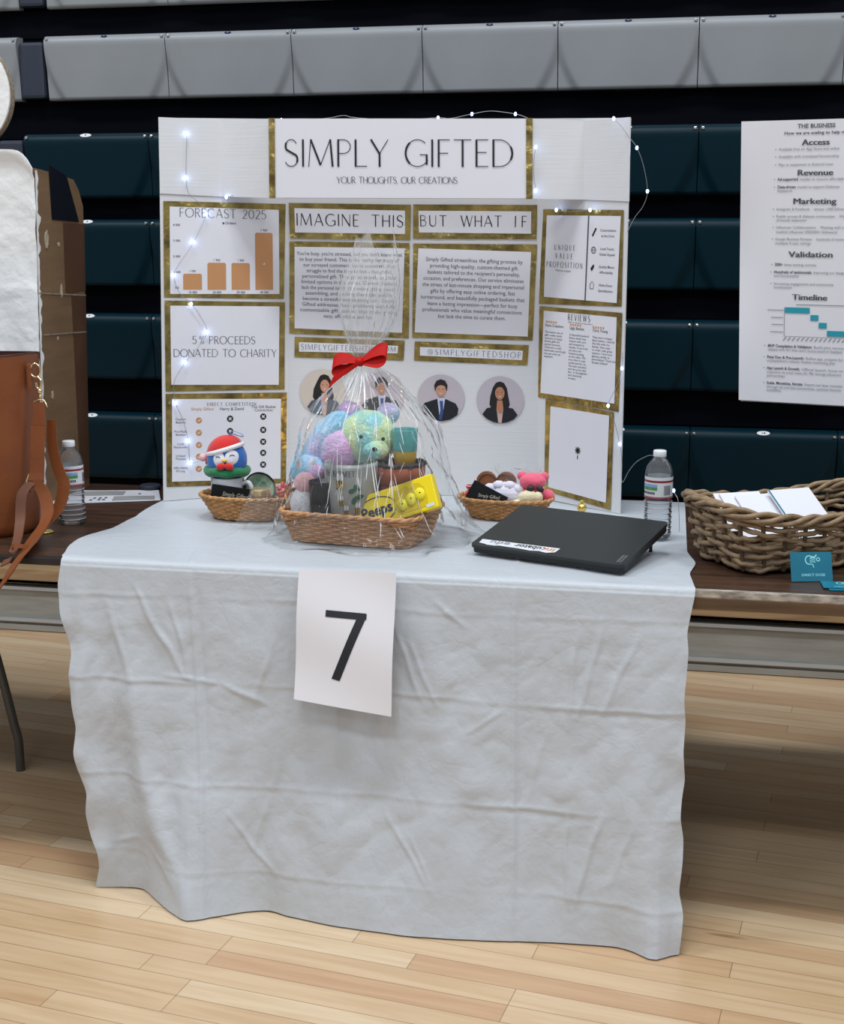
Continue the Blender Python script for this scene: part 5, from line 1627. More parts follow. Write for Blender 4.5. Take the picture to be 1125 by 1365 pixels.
b.ball(HC, (0.046, 0.042, 0.033), HR, 36, 22, hatfn); b.build('hat', 'plush_red', t)
b = MB(); b.tube([HC + HR @ Vector((0.0455 * math.cos(2 * PI * i / 36), 0.0425 * math.sin(2 * PI * i / 36), -0.002)) for i in range(36)], 0.0060, 10, closed=True); b.build('hat_trim', 'plush_white', t)
b = MB(); plush(b, (-0.060, -0.012, 0.046), 0.010); b.build('pompom', 'pink_trim', t)
b = MB(); b.tube(spline([(0.008, -0.004, 0.103), (0.020, -0.010, 0.115), (0.040, -0.014, 0.112), (0.049, -0.010, 0.104), (0.038, -0.002, 0.102), (0.020, -0.002, 0.107), (0.010, -0.003, 0.103)], 6), 0.0017, 6, flat=0.5); b.build('hanging_loop', 'label_blue', t)

def script_card(name_label, c, ang, tilt, roll, w, h, txt, sz):
    t = thing('greeting_card', name_label, 'card', c, math.radians(ang))
    R = rotm(tilt, roll, 0)
    b = MB(); b.box((0, 0, 0), (w, 0.0012, h), R); b.build('card', 'card_black', t)
    s = MB(); vs_, fs_ = text2d(txt, 0.0)
    wmax = max(v[0] for v in vs_)
    s.add([R @ Vector((-wmax * sz * 0.30 + (a + 0.25 * q) * sz, -0.0012, -h * 0.12 + q * sz * 1.25)) for a, q in vs_], fs_)
    s.build('script_lettering', 'script', t)
    return t
script_card('black card with pale script leaning on the mug in the left basket', (-1.127, 3.190, 0.811), 4, -9, 7, 0.098, 0.042, 'Simply Gifted', 0.0125)

t = thing('glass_jar', 'small glass jar with a gold lid in the left basket', 'jar', (-1.052, 3.205, 0.757))
MB().lathe([(0.0, 0.0), (0.027, 0.0), (0.029, 0.004), (0.029, 0.045), (0.024, 0.053)], 32).build('glass', 'jar_glass', t)
MB().lathe([(0.0, 0.002), (0.0265, 0.002), (0.0270, 0.036), (0.0, 0.036)], 28).build('wax_filling', 'pink_trim', t)
MB().lathe([(0.0258, 0.050), (0.0262, 0.068), (0.0245, 0.070), (0.0, 0.070)], 40).lathe([(0.0268, 0.053), (0.0268, 0.056), (0.0262, 0.058)], 40).build('lid', 'jar_gold', t)
t = thing('cookie_tin', 'green and silver round tin leaning behind the gold-lidded jar', 'tin', (-1.073, 3.262, 0.815))
TM = rotm(62, 0, 28) @ rotm(0, 8, 0)
b = MB(); b.lathe([(0.0, -0.010), (0.040, -0.010), (0.042, -0.008), (0.042, 0.008), (0.040, 0.010), (0.034, 0.008), (0.0, 0.008)], 40, M4=TM.to_4x4()); b.build('body', 'tin', t)
b = MB(); b.tube([TM @ Vector((0.040 * math.cos(2 * PI * i / 40), 0.040 * math.sin(2 * PI * i / 40), 0.010)) for i in range(40)], 0.0022, 8, closed=True); b.build('rim', 'black', t)
b = MB()
for k, (x, y, r) in enumerate(((0.008, 0.010, 0.010), (-0.014, -0.004, 0.011), (0.014, -0.014, 0.008), (-0.004, 0.022, 0.007))):
    b.poly([TM @ Vector((x + r * math.cos(2 * PI * i / 14), y + r * 0.7 * math.sin(2 * PI * i / 14), 0.0086)) for i in range(14)])
b.build('printed_leaves', 'leaf', t)
t = thing('ribbon_flower', 'red and pink curled ribbon flower at the right end of the left basket', 'ribbon flower', (-0.993, 3.222, 0.822))
b = MB()
for k in range(7):
    a = 2 * PI * k / 7
    b.ball((0.013 * math.cos(a), -0.004, 0.013 * math.sin(a)), (0.010, 0.006, 0.006), rotm(0, -math.degrees(a), 0), 12, 8)
b.build('petals', 'candy_red', t)
b = MB(); b.ball((0, -0.009, 0), 0.006); b.build('centre', 'candy_pink', t)
b = MB(); b.tube([(0, 0, -0.008), (0.002, 0.002, -0.030), (0.0, 0.004, -0.0655)], 0.002, 6); b.build('stem', 'candy_pink', t)
t = thing('loose_cellophane', 'clear cellophane sheet draped over the front of the left basket', 'cellophane', (-1.03, 3.17, TT))
def dr(u, v):
    x = -0.075 + 0.155 * u
    prof = [(0.0, (-0.085, 0.0015)), (0.3, (-0.062, 0.010)), (0.62, (-0.040, 0.052)), (0.8, (-0.012, 0.080)), (1.0, (0.03, 0.094))]
    y = interp([(a, c[0]) for a, c in prof], v)
    z = interp([(a, c[1]) for a, c in prof], v)
    k = 1 - 0.55 * v
    n = noise.noise(Vector((u * 5, v * 5, 3)))
    return (0.012 + (x - 0.005) * k, y + 0.010 * n, max(0.0012, z + 0.008 * n + 0.004 * math.sin(u * 25)))
MB().grid(dr, 26, 20, smooth=False).build('film', 'film2', t)

# ------------------------------------------------------------------ small oval basket on the right
ROOT = thing('oval_basket', 'small oval wicker basket holding the pink plush, behind the laptop', 'basket', (-0.450, 3.365, TT))
woven(ROOT, 2.3, (0.086, 0.052), (0.120, 0.074), 0.0, 0.050, 10, 36, 0.0032, 0.0026, 'wicker_light', 'wicker_light', 'wicker_light', 0.0036, sub=4, seed=9, rim_amp=0.0018)
script_card('black card with pale script leaning in the right basket', (-0.494, 3.312, 0.815), 0, -14, 0, 0.001, 0.001, ' .', 0.001) if False else None
t = thing('greeting_card', 'black card with pale script tilted in the basket behind the laptop', 'card', (-0.490, 3.330, 0.809), 0)
R = rotm(-16, 0, 0)
b = MB()
cp = [(-0.056, -0.010), (0.052, -0.012), (-0.035, 0.034)]
cp = [(-0.058, -0.008), (-0.036, 0.036), (0.052, -0.006), (0.030, -0.046), (-0.02, -0.030)]
b.prism([(x, z) for x, z in cp], -0.0006, 0.0006, to=lambda a, c, y: R @ Vector((a, y, c))); b.build('card', 'card_black', t)
b = MB(); vs_, fs_ = text2d('Simply Gifted', 0.0)
b.add([R @ Vector((-0.026 + (a * 0.93 + 0.25 * q) * 0.011, -0.0012, -0.006 - a * 0.011 * 0.10 + q * 0.012)) for a, q in vs_], fs_); b.build('script_lettering', 'script', t)
t = thing('tulle_puff', 'white ruffled tulle puff in the basket behind the laptop', 'tulle', (-0.450, 3.378, 0.765))
b = MB()
rt = random.Random(5)
def ruffle(p, d):
    return p * (1 + 0.12 * abs(math.sin(d.x * 13)) * abs(math.cos(d.z * 11)))
b.ball((0, 0, 0.034), (0.050, 0.030, 0.034), None, 40, 26, ruffle)
b.build('puff', 'tulle', t)
for k in range(6):
    a = -0.6 + k * 0.62
    bb = MB(); bb.ball((0.045 * math.cos(a) * (1 if k else 0.9) - 0.004, -0.012, 0.040 + 0.022 * math.sin(a)), (0.016, 0.011, 0.013), None, 18, 12, ruffle); bb.build('ruffle', 'tulle', t)
t = thing('brown_biscuit', 'brown heart-shaped biscuit standing upright in the basket behind the laptop', 'biscuit', (-0.480, 3.408, 0.768))
b = MB()
hp = []
for i in range(36):
    a = 2 * PI * i / 36
    x = 16 * math.sin(a) ** 3
    y = 13 * math.cos(a) - 5 * math.cos(2 * a) - 2 * math.cos(3 * a) - math.cos(4 * a)
    hp.append((x / 16 * 0.052, 0.048 + y / 17 * 0.056))
b.prism(hp, -0.007, 0.007); b.build('biscuit', 'brown_bag', t)
b = MB(); b.tube([(x * 0.86, -0.0072, (z - 0.048) * 0.86 + 0.048) for x, z in hp], 0.0022, 6, closed=True); b.build('icing_edge', 'cardboard_dark', t)
t = thing('pink_plush', 'pink and cream plush animal at the right end of the basket behind the laptop', 'plush toy', (-0.386, 3.375, 0.757))
b = MB(); plush(b, (0.002, 0, 0.036), (0.034, 0.030, 0.036)); b.build('body', 'plush_pink', t)
b = MB(); plush(b, (0.004, -0.004, 0.082), (0.034, 0.026, 0.022)); b.build('head', 'plush_pink', t)
for s in (-1, 1):
    b = MB(); plush(b, (0.004 + s * 0.028, 0.004, 0.094), (0.013, 0.010, 0.012)); b.build('ear', 'plush_pink', t)
    b = MB(); plush(b, (0.004 + s * 0.040, -0.006, 0.048), (0.018, 0.014, 0.015), rotm(0, s * 35, 0)); b.build('arm', 'plush_pink', t)
    b = MB(); plush(b, (0.014 + s * 0.012, -0.031, 0.068), (0.010, 0.006, 0.008), rotm(0, s * 20, 0)); b.build('dark_bow', 'soil', t)
b = MB(); plush(b, (-0.006, -0.030, 0.044), (0.026, 0.016, 0.019), rotm(0, -20, 0)); b.build('cream_belly', 'plush_cream', t)
b = MB(); plush(b, (-0.028, -0.036, 0.030), (0.016, 0.012, 0.011)); b.build('foot', 'plush_cream', t)
b = MB(); plush(b, (0.022, -0.034, 0.046), (0.012, 0.012, 0.016)); b.build('foot', 'plush_cream', t)
t = thing('wrapped_candy', 'red wrapped candy at the left end of the basket behind the laptop', 'candy', (-0.540, 3.345, 0.757))
b = MB(); b.ball((0, 0, 0.048), (0.012, 0.010, 0.012)); b.ball((0, 0, 0.020), (0.010, 0.008, 0.0185)); b.build('sweet', 'candy_red', t)
b = MB(); b.lathe([(0.003, 0.058), (0.012, 0.070), (0.008, 0.072)], 12, smooth=False); b.build('wrapper_twist', 'candy_pink', t)
t = thing('crumpled_cellophane', 'crumpled clear cellophane sticking out of the basket behind the laptop', 'cellophane', (-0.425, 3.41, 0.762))
def cr(u, v):
    a = 2 * PI * u
    r = 0.012 + 0.050 * v
    n = noise.noise(Vector((math.cos(a) * 3, math.sin(a) * 3, v * 5)))
    return ((r + 0.02 * n) * math.cos(a), (r * 0.45 + 0.012 * n) * math.sin(a), 0.020 + 0.085 * v + 0.025 * n * v)
MB().grid(cr, 40, 12, smooth=False).build('film', 'film2', t)

# ------------------------------------------------------------------ water bottles
def bottle(label, loc, rz):
    t = thing('water_bottle', label, 'water bottle', loc, rz, 'half-litre water bottles')
    prof = [(0.0, 0.006), (0.018, 0.004), (0.026, 0.0), (0.030, 0.004), (0.0325, 0.012)]
    z = 0.014
    for k in range(7):
        prof += [(0.0325, z), (0.0308, z + 0.0045), (0.0308, z + 0.006), (0.0325, z + 0.0105)]
        z += 0.0125
    prof += [(0.0325, 0.104), (0.0318, 0.107), (0.0318, 0.148), (0.0328, 0.152), (0.0322, 0.160), (0.028, 0.174), (0.020, 0.186), (0.0140, 0.192), (0.0125, 0.196)]
    def rib_glints(p):
        return p
    MB().lathe(prof, 40).build('bottle_shell', 'bottle', t)
    MB().lathe([(0.0, 0.0085), (0.027, 0.0085), (0.0296, 0.016)] + [(0.0296 - 0.0012 * (k % 2), 0.016 + k * 0.00625) for k in range(1, 15)] + [(0.0305, 0.150), (0.0265, 0.1715)], 32).lathe([(0.0, 0.1715), (0.0265, 0.1715)], 32).build('water', 'water', t)
    rb_ = MB()  # whitened rings painting the highlights on the bottle ridges
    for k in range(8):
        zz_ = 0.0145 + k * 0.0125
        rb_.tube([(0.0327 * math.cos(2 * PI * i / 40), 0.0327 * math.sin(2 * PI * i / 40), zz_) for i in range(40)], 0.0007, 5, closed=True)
    rb_.build('rib_glints', 'glint_white', t)
    MB().lathe([(0.0128, 0.192), (0.0165, 0.192), (0.0165, 0.194), (0.0128, 0.195)], 28).build('neck_ring', 'bottle', t)
    c = MB()
    pr = [(0.0148, 0.196), (0.0152, 0.197), (0.0152, 0.2085), (0.0142, 0.2105), (0.0, 0.2105)]
    c.lathe(pr, 40); c.build('cap', 'cap', t)
    lb = MB(); lb.lathe([(0.0330, 0.0985), (0.0330, 0.1500)], 44); lo = lb.build('label', 'label_white', t)
    rb = MB(); rb.lathe([(0.0332, 0.0985), (0.0332, 0.1040)], 44); rb.build('red_band', 'label_red', lo)
    rb = MB(); rb.lathe([(0.0332, 0.1375), (0.0332, 0.1425)], 44); rb.build('red_band', 'label_red', lo)
    for a0, a1 in ((-2.5, -0.9), (0.55, 2.1)):
        g = MB(); g.lathe([(0.0332, 0.119), (0.0332, 0.1265)], 12, a0=a0, a1=a1); g.build('green_landscape', 'label_green', lo)
        g = MB(); g.lathe([(0.0332, 0.1265), (0.0332, 0.1335)], 12, a0=a0, a1=a1); g.build('blue_sky_print', 'label_blue', lo)
        g = MB()
        for k in range(9):
            a = a0 + 0.12 + k * 0.15
            g.lathe([(0.0333, 0.1095), (0.0333, 0.1155)], 2, a0=a, a1=a + 0.10)
        g.build('dark_lettering', 'ink', lo)
    g = MB()
    for k in range(9):
        a = -0.42 + k * 0.065
        g.lathe([(0.0333, 0.108), (0.0333, 0.131)], 1, a0=a, a1=a + 0.03 + 0.015 * (k % 2))
    g.build('barcode', 'ink_grey', lo)
    return t
bottle('water bottle on the dark table beside the brown bag', (-1.514, 3.10, 0.7405), 0.35)
bottle('water bottle behind the laptop on the white tablecloth', (-0.062, 3.185, TT), -0.75)

# ------------------------------------------------------------------ laptop raised on its back feet
t = thing('laptop', 'closed black laptop with a white sticker tilted up at the back', 'laptop', (-0.296, 2.868, TT + 0.001), math.radians(-21.2))
LW, LD = 0.375, 0.252
TILT = math.radians(11.5)
def LP(x, y, z):
    c, s = math.cos(TILT), math.sin(TILT)
    return Vector((x, y * c - z * s, y * s + z * c + 0.002))
def slab(mb, x0, x1, y0, y1, z0, z1, r=0.012):
    pts = []
    for cx, cy, a0 in ((x1 - r, y0 + r, -90), (x1 - r, y1 - r, 0), (x0 + r, y1 - r, 90), (x0 + r, y0 + r, 180)):
        pts += arc(cx, cy, r, r, a0, a0 + 90, 5)
    mb.prism(pts, z0, z1, to=lambda a, b, q: LP(a, b, q))
b = MB(); slab(b, -LW / 2 + .002, LW / 2 - .002, 0.003, LD - 0.002, 0.0, 0.0115); b.build('base', 'lap_dark', t)
b = MB(); slab(b, -LW / 2, LW / 2, 0.0, LD, 0.0125, 0.0195); b.build('lid', 'lap', t)
b = MB(); slab(b, -LW / 2 + 0.03, LW / 2 - 0.03, LD - 0.014, LD - 0.003, 0.009, 0.0135, 0.002); b.build('hinge', 'lap_dark', t)
for s in (-1, 1):
    b = MB(); p0, p1 = LP(s * 0.155, LD - 0.035, 0.0), LP(s * 0.155, LD - 0.022, 0.0)
    q = Vector((s * 0.155, p1.y - 0.004, 0.0))
    b.tube([p1, (q.x, q.y, 0.012), (q.x, q.y - 0.001, 0.002)], [0.0042, 0.0036, 0.005], 8); b.build('stand_foot', 'lap_dark', t)
b = MB()
sp = [(-0.172, 0.016), (-0.155, 0.013), (-0.150, 0.010), (-0.128, 0.0105), (-0.120, 0.014), (-0.100, 0.013), (-0.07, 0.013), (-0.040, 0.010), (-0.02, 0.014), (0.0, 0.010), (0.018, 0.018), (0.020, 0.040), (-0.174, 0.036)]
b.prism(sp, 0.0196, 0.0200, to=lambda a, c, q: LP(a, c, q)); st = b.build('sticker', 'label_white', t)
vs_, fs_ = text2d('incubator', 0.012)
wm = max(v[0] for v in vs_)
def sticker_word(s, x1, wid, m, nm):
    b = MB(); v_, f_ = text2d(s, 0.012)
    w_0 = max(v[0] for v in v_)
    k = wid / w_0
    b.add([LP(x1 - a * k, 0.034 - q * 0.0245, 0.0206) for a, q in v_], f_)
    b.build(nm, m, st)
sticker_word('in', 0.014, 0.022, 'orange', 'sticker_lettering')
sticker_word('c', -0.009, 0.010, 'red_ribbon', 'sticker_lettering')
sticker_word('ubator', -0.020, 0.066, 'ink', 'sticker_lettering')
sticker_word('edu', -0.098, 0.050, 'ink_pale', 'sticker_lettering')
b = MB(); b.prism([(LW / 2 - 0.022, 0.012), (LW / 2 - 0.010, 0.012), (LW / 2 - 0.010, 0.050), (LW / 2 - 0.022, 0.050)], 0.0196, 0.0202, to=lambda a, c, q: LP(a, c, q)); tg = b.build('maker_tag', 'tag_grey', t)
b = MB(); vs_, fs_ = text2d('Lenovo', 0.01)
wm = max(v[0] for v in vs_)
b.add([LP(LW / 2 - 0.0135 - q * 0.0075, 0.0145 + a * 0.033 / wm, 0.0206) for a, q in vs_], fs_); b.build('tag_lettering', 'ink', tg)

t = thing('foil_candy', 'small gold foil ball at the foot of the right board wing', 'candy', (-0.262, 3.452, TT))
b = MB(); b.ball((0, 0, 0.012), 0.0125, None, 14, 9, lambda p, d: p * (1 + 0.06 * math.sin(d.x * 17) * math.cos(d.z * 15))); b.build('foil', 'gold_foil', t)
b = MB(); b.lathe([(0.0018, 0.023), (0.006, 0.031)], 9, smooth=False); b.build('foil_twist', 'gold_foil', t)
t = thing('foil_coin', 'gold foil coin on the dark table beside the bag strap', 'candy coin', (-1.530, 2.985, 0.7405))
MB().lathe([(0.0, 0.0), (0.018, 0.0), (0.019, 0.002), (0.018, 0.0045), (0.016, 0.004), (0.0, 0.0042)], 30).build('coin', 'gold_foil', t)

# ------------------------------------------------------------------ things on the left table
t = thing('printed_leaflet', 'white printed leaflet with grey panels on the left dark table', 'leaflet', (-1.54, 3.42, 0.7405))
LQ = Patch((-1.700, 3.300, 0.7425), (-1.408, 3.420, 0.7425), (-1.470, 3.560, 0.7425), (-1.740, 3.500, 0.7425))
b = MB(); LQ.sheet(b, 0.0012, 4); lf = b.build('paper', 'paper', t, world=True)
for uv in (((0.0, 0.56), (0.66, 0.55), (0.67, 0.90), (0.0, 0.92)), ((0.58, 0.08), (0.95, 0.07), (0.955, 0.43), (0.58, 0.45))):
    b = MB(); b.poly([LQ.uv(u, v, 0.0006) for u, v in uv]); b.build('grey_panel', 'grey_hatch', t, world=True)
for u, v in ((0.40, 0.30), (0.45, 0.30), (0.50, 0.31), (0.38, 0.15), (0.45, 0.16), (0.49, 0.16), (0.10, 0.2), (0.16, 0.3), (0.80, 0.60)):
    b = MB(); b.poly([LQ.uv(u, v, 0.0006), LQ.uv(u + .025, v, 0.0006), LQ.uv(u + .025, v + .09, 0.0006), LQ.uv(u, v + .09, 0.0006)]); b.build('printed_mark', 'ink_grey', t, world=True)
t = thing('black_puck', 'flat round black puck lying on the printed leaflet', 'puck', (-1.502, 3.575, 0.7432))
MB().lathe([(0.0, 0.0), (0.028, 0.0), (0.031, 0.003), (0.030, 0.010), (0.026, 0.012), (0.0, 0.012)], 36).build('puck', 'slate', t)

# painted cardboard figure: tall body with a round cap disc
t = thing('cardboard_model', 'tall white painted cardboard model with bare brown side and black tape', 'cardboard model', (-1.85, 3.44, 0.7460))
t.rotation_euler = (0, 0.030, 0)
def side_prof():
    return [(3.30, 0.0), (3.30, 0.880), (3.40, 0.873), (3.52, 0.860), (3.55, 0.835), (3.577, 0.790), (3.580, 0.0)]
SPF = side_prof()
XR, XL = -1.690, -2.10
b = MB()
b.prism([(y - 3.44, z) for y, z in SPF], XL + 1.85, XR + 1.85, to=lambda a, c, q: (q, a, c)); b.build('side_walls', 'cardboard', t)
def frontface(u, v):
    xs = XL + 1.85 + (XR - XL) * u
    zt = 0.924
    if u > 0.86:
        zt -= 0.045 * ((u - 0.86) / 0.14) ** 2.4
    n = noise.noise(Vector((u * 5, v * 8, 2)))
    n += 1.1 * sum(math.exp(-((zt * v - q - 0.004 * math.sin(u * 3)) / 0.003) ** 2) for q in (0.785, 0.567, 0.455, 0.40))
    return (xs + 0.004 * noise.noise(Vector((v * 14, u, 5))) * (u > 0.9), 3.296 - 3.44 - 0.004 * n - 0.010 * (v > 0.985), zt * v + 0.0005)
b = MB(); b.grid(frontface, 30, 70, thick=-0.003); b.build('painted_front', 'white_paint', t)
b = MB()
def bead(u, v):
    z = 0.02 + 0.855 * v
    w = 0.005 + 0.012 * max(0, noise.noise(Vector((v * 24, 3, 1)))) + 0.004 * noise.noise(Vector((v * 70, 1, 1)))
    return (XR + 1.85 + 0.0012, 3.297 - 3.44 + w * u * 2.0, z)
b.grid(bead, 2, 80); b.build('paint_drip_edge', 'white_paint', t)
def sidepatch(name, pts, m, off=0.0014):
    b = MB(); b.prism([(y - 3.44, z) for y, z in pts], XR + 1.85 + 0.0002, XR + 1.85 + off, to=lambda a, c, q: (q, a, c)); b.build(name, m, t)
sidepatch('black_tape_patch', [(3.372, 0.893), (3.475, 0.868), (3.545, 0.748), (3.385, 0.752)], 'black_tape', 0.0022)
sidepatch('packing_tape', [(3.45, 0.745), (3.579, 0.742), (3.579, 0.56), (3.455, 0.555)], 'cardboard_dark')
sidepatch('packing_tape', [(3.49, 0.555), (3.579, 0.55), (3.579, 0.03), (3.52, 0.03)], 'cardboard_dark')
sidepatch('tape_edge', [(3.30, 0.562), (3.579, 0.545), (3.579, 0.549), (3.30, 0.566)], 'cardboard_core', 0.0018)
sidepatch('tape_edge', [(3.32, 0.452), (3.579, 0.443), (3.579, 0.447), (3.32, 0.456)], 'cardboard_core', 0.0018)
for y, z, a, c in ((3.350, 0.70, 0.014, 0.030), (3.42, 0.688, 0.008, 0.007), (3.43, 0.565, 0.008, 0.022), (3.40, 0.44, 0.006, 0.006), (3.36, 0.29, 0.008, 0.014)):
    sidepatch('paint_smear', [(y + a * math.cos(2 * PI * i / 26) * (0.75 + 0.5 * noise.noise(Vector((i * 1.7, z * 40, 1)))), z + c * math.sin(2 * PI * i / 26) * (0.75 + 0.5 * noise.noise(Vector((i * 1.3, z * 30, 8))))) for i in range(26)], 'smear', 0.0020)
def disc(mb, r, y0, y1, cx, cz):
    mb.prism([(cx + r * math.cos(2 * PI * i / 60), cz + r * (1.0 if math.sin(2 * PI * i / 60) > 0 else 1.0) * math.sin(2 * PI * i / 60)) for i in range(60)], y0, y1)
b = MB(); disc(b, 0.142, 3.325 - 3.44, 3.345 - 3.44, -0.055, 1.062); b.build('cap_disc_core', 'cardboard_core', t)
b = MB(); disc(b, 0.140, 3.319 - 3.44, 3.325 - 3.44, -0.055, 1.062); b.build('cap_disc_face', 'white_paint', t)

# ------------------------------------------------------------------ brown leather bag
t = thing('leather_bag', 'tan leather bucket bag with a shoulder strap on the left dark table', 'bag', (-1.768, 2.985, 0.7405))
def bagr(z):
    return interp([(0.0, 0.196), (0.012, 0.206), (0.1, 0.214), (0.25, 0.222), (0.36, 0.226), (0.437, 0.228)], z), interp([(0.0, 0.105), (0.012, 0.115), (0.2, 0.124), (0.437, 0.132)], z)
def bagp(a, z, off=0.0):
    rx, ry = bagr(z)
    k = 2.6
    c, s = math.cos(a), math.sin(a)
    q = (abs(c) ** k + abs(s) ** k) ** (-1 / k)
    dip = -0.010 * (z / 0.437) ** 8 * (0.5 - 0.5 * math.cos(2 * a + 0.4))
    return Vector(((rx + off) * c * q, (ry + off) * s * q, z + dip))
b = MB()
zz = [0.0, 0.004, 0.012, 0.03] + [0.437 * (i + 1) / 22 for i in range(1, 22)]
b.grid(lambda u, v: bagp(2 * PI * u, zz[min(len(zz) - 1, int(round(v * (len(zz) - 1))))]), 80, len(zz) - 1, thick=0.004)
b.build('body', 'leather', t)
b = MB(); b.poly([bagp(2 * PI * i / 60, 0.004, -0.004) for i in range(60)]); b.build('bottom', 'leather_edge', t)
b = MB(); b.grid(lambda u, v: bagp(2 * PI * u, 0.05 + 0.386 * v, -0.006), 60, 10); b.poly([bagp(2 * PI * i / 60, 0.05, -0.006) for i in range(60)]); b.build('lining', 'leather_in', t)
b = MB(); b.tube([bagp(2 * PI * i / 80, 0.437, -0.002) for i in range(80)], 0.0028, 6, closed=True); b.build('rim_piping', 'leather_edge', t)
def strapW(name, pts, wid, m='leather', th=0.003, twist=None, wdir=None):
    """flat strap along world points pts; wdir gives the width direction along the way"""
    P = spline(pts, 8)
    n = len(P)
    b = MB()
    def fn(u, v):
        i = min(n - 1, int(round(v * (n - 1))))
        d = Vector(wdir[0]).lerp(Vector(wdir[1]), v).normalized() if wdir else Vector((1, 0, 0))
        w = wid if not isinstance(wid, (tuple, list)) else wid[0] + (wid[1] - wid[0]) * v
        return P[i] + d * w * (u - 0.5)
    b.grid(fn, 3, n - 1, thick=th)
    return b.build(name, m, t, world=True)
# hardware
ring = MB(); ring.tube([(-1.517 + 0.013 * math.cos(2 * PI * i / 24), 2.952, 1.140 + 0.016 * math.sin(2 * PI * i / 24)) for i in range(24)], 0.0024, 8, closed=True); ring.build('ring', 'brass', t, world=True)
tabm = MB(); tabm.box((-1.532, 2.955, 1.125), (0.010, 0.016, 0.060), bevel=0.002); tabm.build('ring_tab', 'leather', t, world=True)
cl = MB()
cl.tube(spline([(-1.510, 2.948, 1.126), (-1.500, 2.946, 1.115), (-1.504, 2.946, 1.098), (-1.512, 2.947, 1.100), (-1.514, 2.947, 1.112)], 6), 0.0034, 8)
cl.ball((-1.505, 2.946, 1.091), (0.007, 0.006, 0.007)); cl.ball((-1.504, 2.946, 1.079), (0.005, 0.005, 0.006)); cl.build('snap_hook', 'brass', t, world=True)
dr_ = MB(); dr_.tube([(-1.522, 2.945, 1.055), (-1.520, 2.945, 1.068), (-1.508, 2.945, 1.072), (-1.494, 2.945, 1.070), (-1.488, 2.945, 1.054)], 0.0026, 8); dr_.build('d_ring', 'brass', t, world=True)
strapW('strap_end', [(-1.506, 2.943, 1.066), (-1.507, 2.941, 1.040), (-1.509, 2.940, 1.000), (-1.511, 2.939, 0.985)], (0.026, 0.040))
strapW('shoulder_strap', [(-1.509, 2.937, 1.010), (-1.512, 2.934, 0.96), (-1.515, 2.932, 0.91), (-1.517, 2.928, 0.870)], 0.036)
strapW('strap_keeper', [(-1.517, 2.930, 0.898), (-1.517, 2.926, 0.880)], 0.040)
bk = MB(); bk.tube([(-1.534, 2.925, 0.895), (-1.541, 2.924, 0.880), (-1.538, 2.924, 0.858), (-1.528, 2.924, 0.853)], 0.0024, 8); bk.build('buckle', 'brass', t, world=True)
strapW('strap_loop', [(-1.521, 2.925, 0.880), (-1.492, 2.915, 0.850), (-1.470, 2.880, 0.805), (-1.462, 2.800, 0.768), (-1.468, 2.715, 0.730), (-1.495, 2.700, 0.685), (-1.553, 2.695, 0.625), (-1.66, 2.70, 0.58)], (0.034, 0.036), wdir=[(1, -0.1, 0.2), (0.62, 0.0, 0.78)])
strapW('strap_inner_run', [(-1.528, 2.925, 0.875), (-1.546, 2.910, 0.847), (-1.540, 2.880, 0.785), (-1.512, 2.80, 0.748), (-1.500, 2.722, 0.722)], (0.030, 0.022), 'leather_dark', wdir=[(1, 0, 0), (0.9, 0, 0.4)])
strapW('strap_back_run', [(-1.494, 2.978, 1.02), (-1.496, 2.978, 0.96), (-1.483, 2.976, 0.90), (-1.468, 2.970, 0.865), (-1.474, 2.948, 0.810), (-1.490, 2.890, 0.772), (-1.474, 2.79, 0.752)], (0.022, 0.044), wdir=[(1, 0.1, 0), (0.9, -0.2, 0.35)])
strapW('strap_band', [(-1.503, 2.770, 0.752), (-1.486, 2.752, 0.762), (-1.462, 2.765, 0.756)], 0.010, wdir=[(0, 0.3, 1), (0, 0.3, 1)])

# ------------------------------------------------------------------ large willow basket, its booklets, and the teal cards
WBK = thing('willow_basket', 'large rectangular grey-brown willow basket full of white booklets', 'basket', (0.247, 3.068, 0.7405), math.radians(31))
woven(WBK, 5.5, (0.198, 0.120), (0.225, 0.145), 0.006, 0.118, 9, 26, 0.0056, 0.0056, 'wicker_grey', 'wicker_dark', 'wicker_grey', 0.0058, jitter=0.0040, sub=5, rim_turns=4, wave=lambda x, y: 0.022 * (abs(x) / 0.225) ** 2 - 0.002, seed=4, rim_amp=0.0095, seg=7, rim_twist=6)
def booklet(label, c, rx, ry, rz, w, h, spine):
    t = thing('booklet', label, 'booklet', c, math.radians(rz), 'white booklets in the willow basket')
    R = rotm(rx, ry, 0)
    MB().box(R @ Vector((0, 0, 0)), (w, 0.0028, h), R).build('pages', 'paper', t)
    if spine:
        MB().box(R @ Vector((-w / 2 + 0.003, -0.0006, 0)), (0.0035, 0.0036, h), R).build('spine', 'teal_card', t)
    return t
booklet('white booklet with a teal spine, frontmost of those in the willow basket', (0.262, 3.062, 0.846), -56, 0, 33, 0.112, 0.150, True)
booklet('white booklet just left of the teal-spined one in the willow basket', (0.184, 3.030, 0.841), -57, 0, 31, 0.105, 0.140, False)
booklet('white booklet at the left rim of the willow basket, partly under its neighbour', (0.146, 3.026, 0.845), -57, 0, 28, 0.100, 0.140, False)
booklet('white booklet fanned furthest left against the willow basket rim', (0.118, 3.028, 0.849), -57, 0, 24, 0.080, 0.120, False)

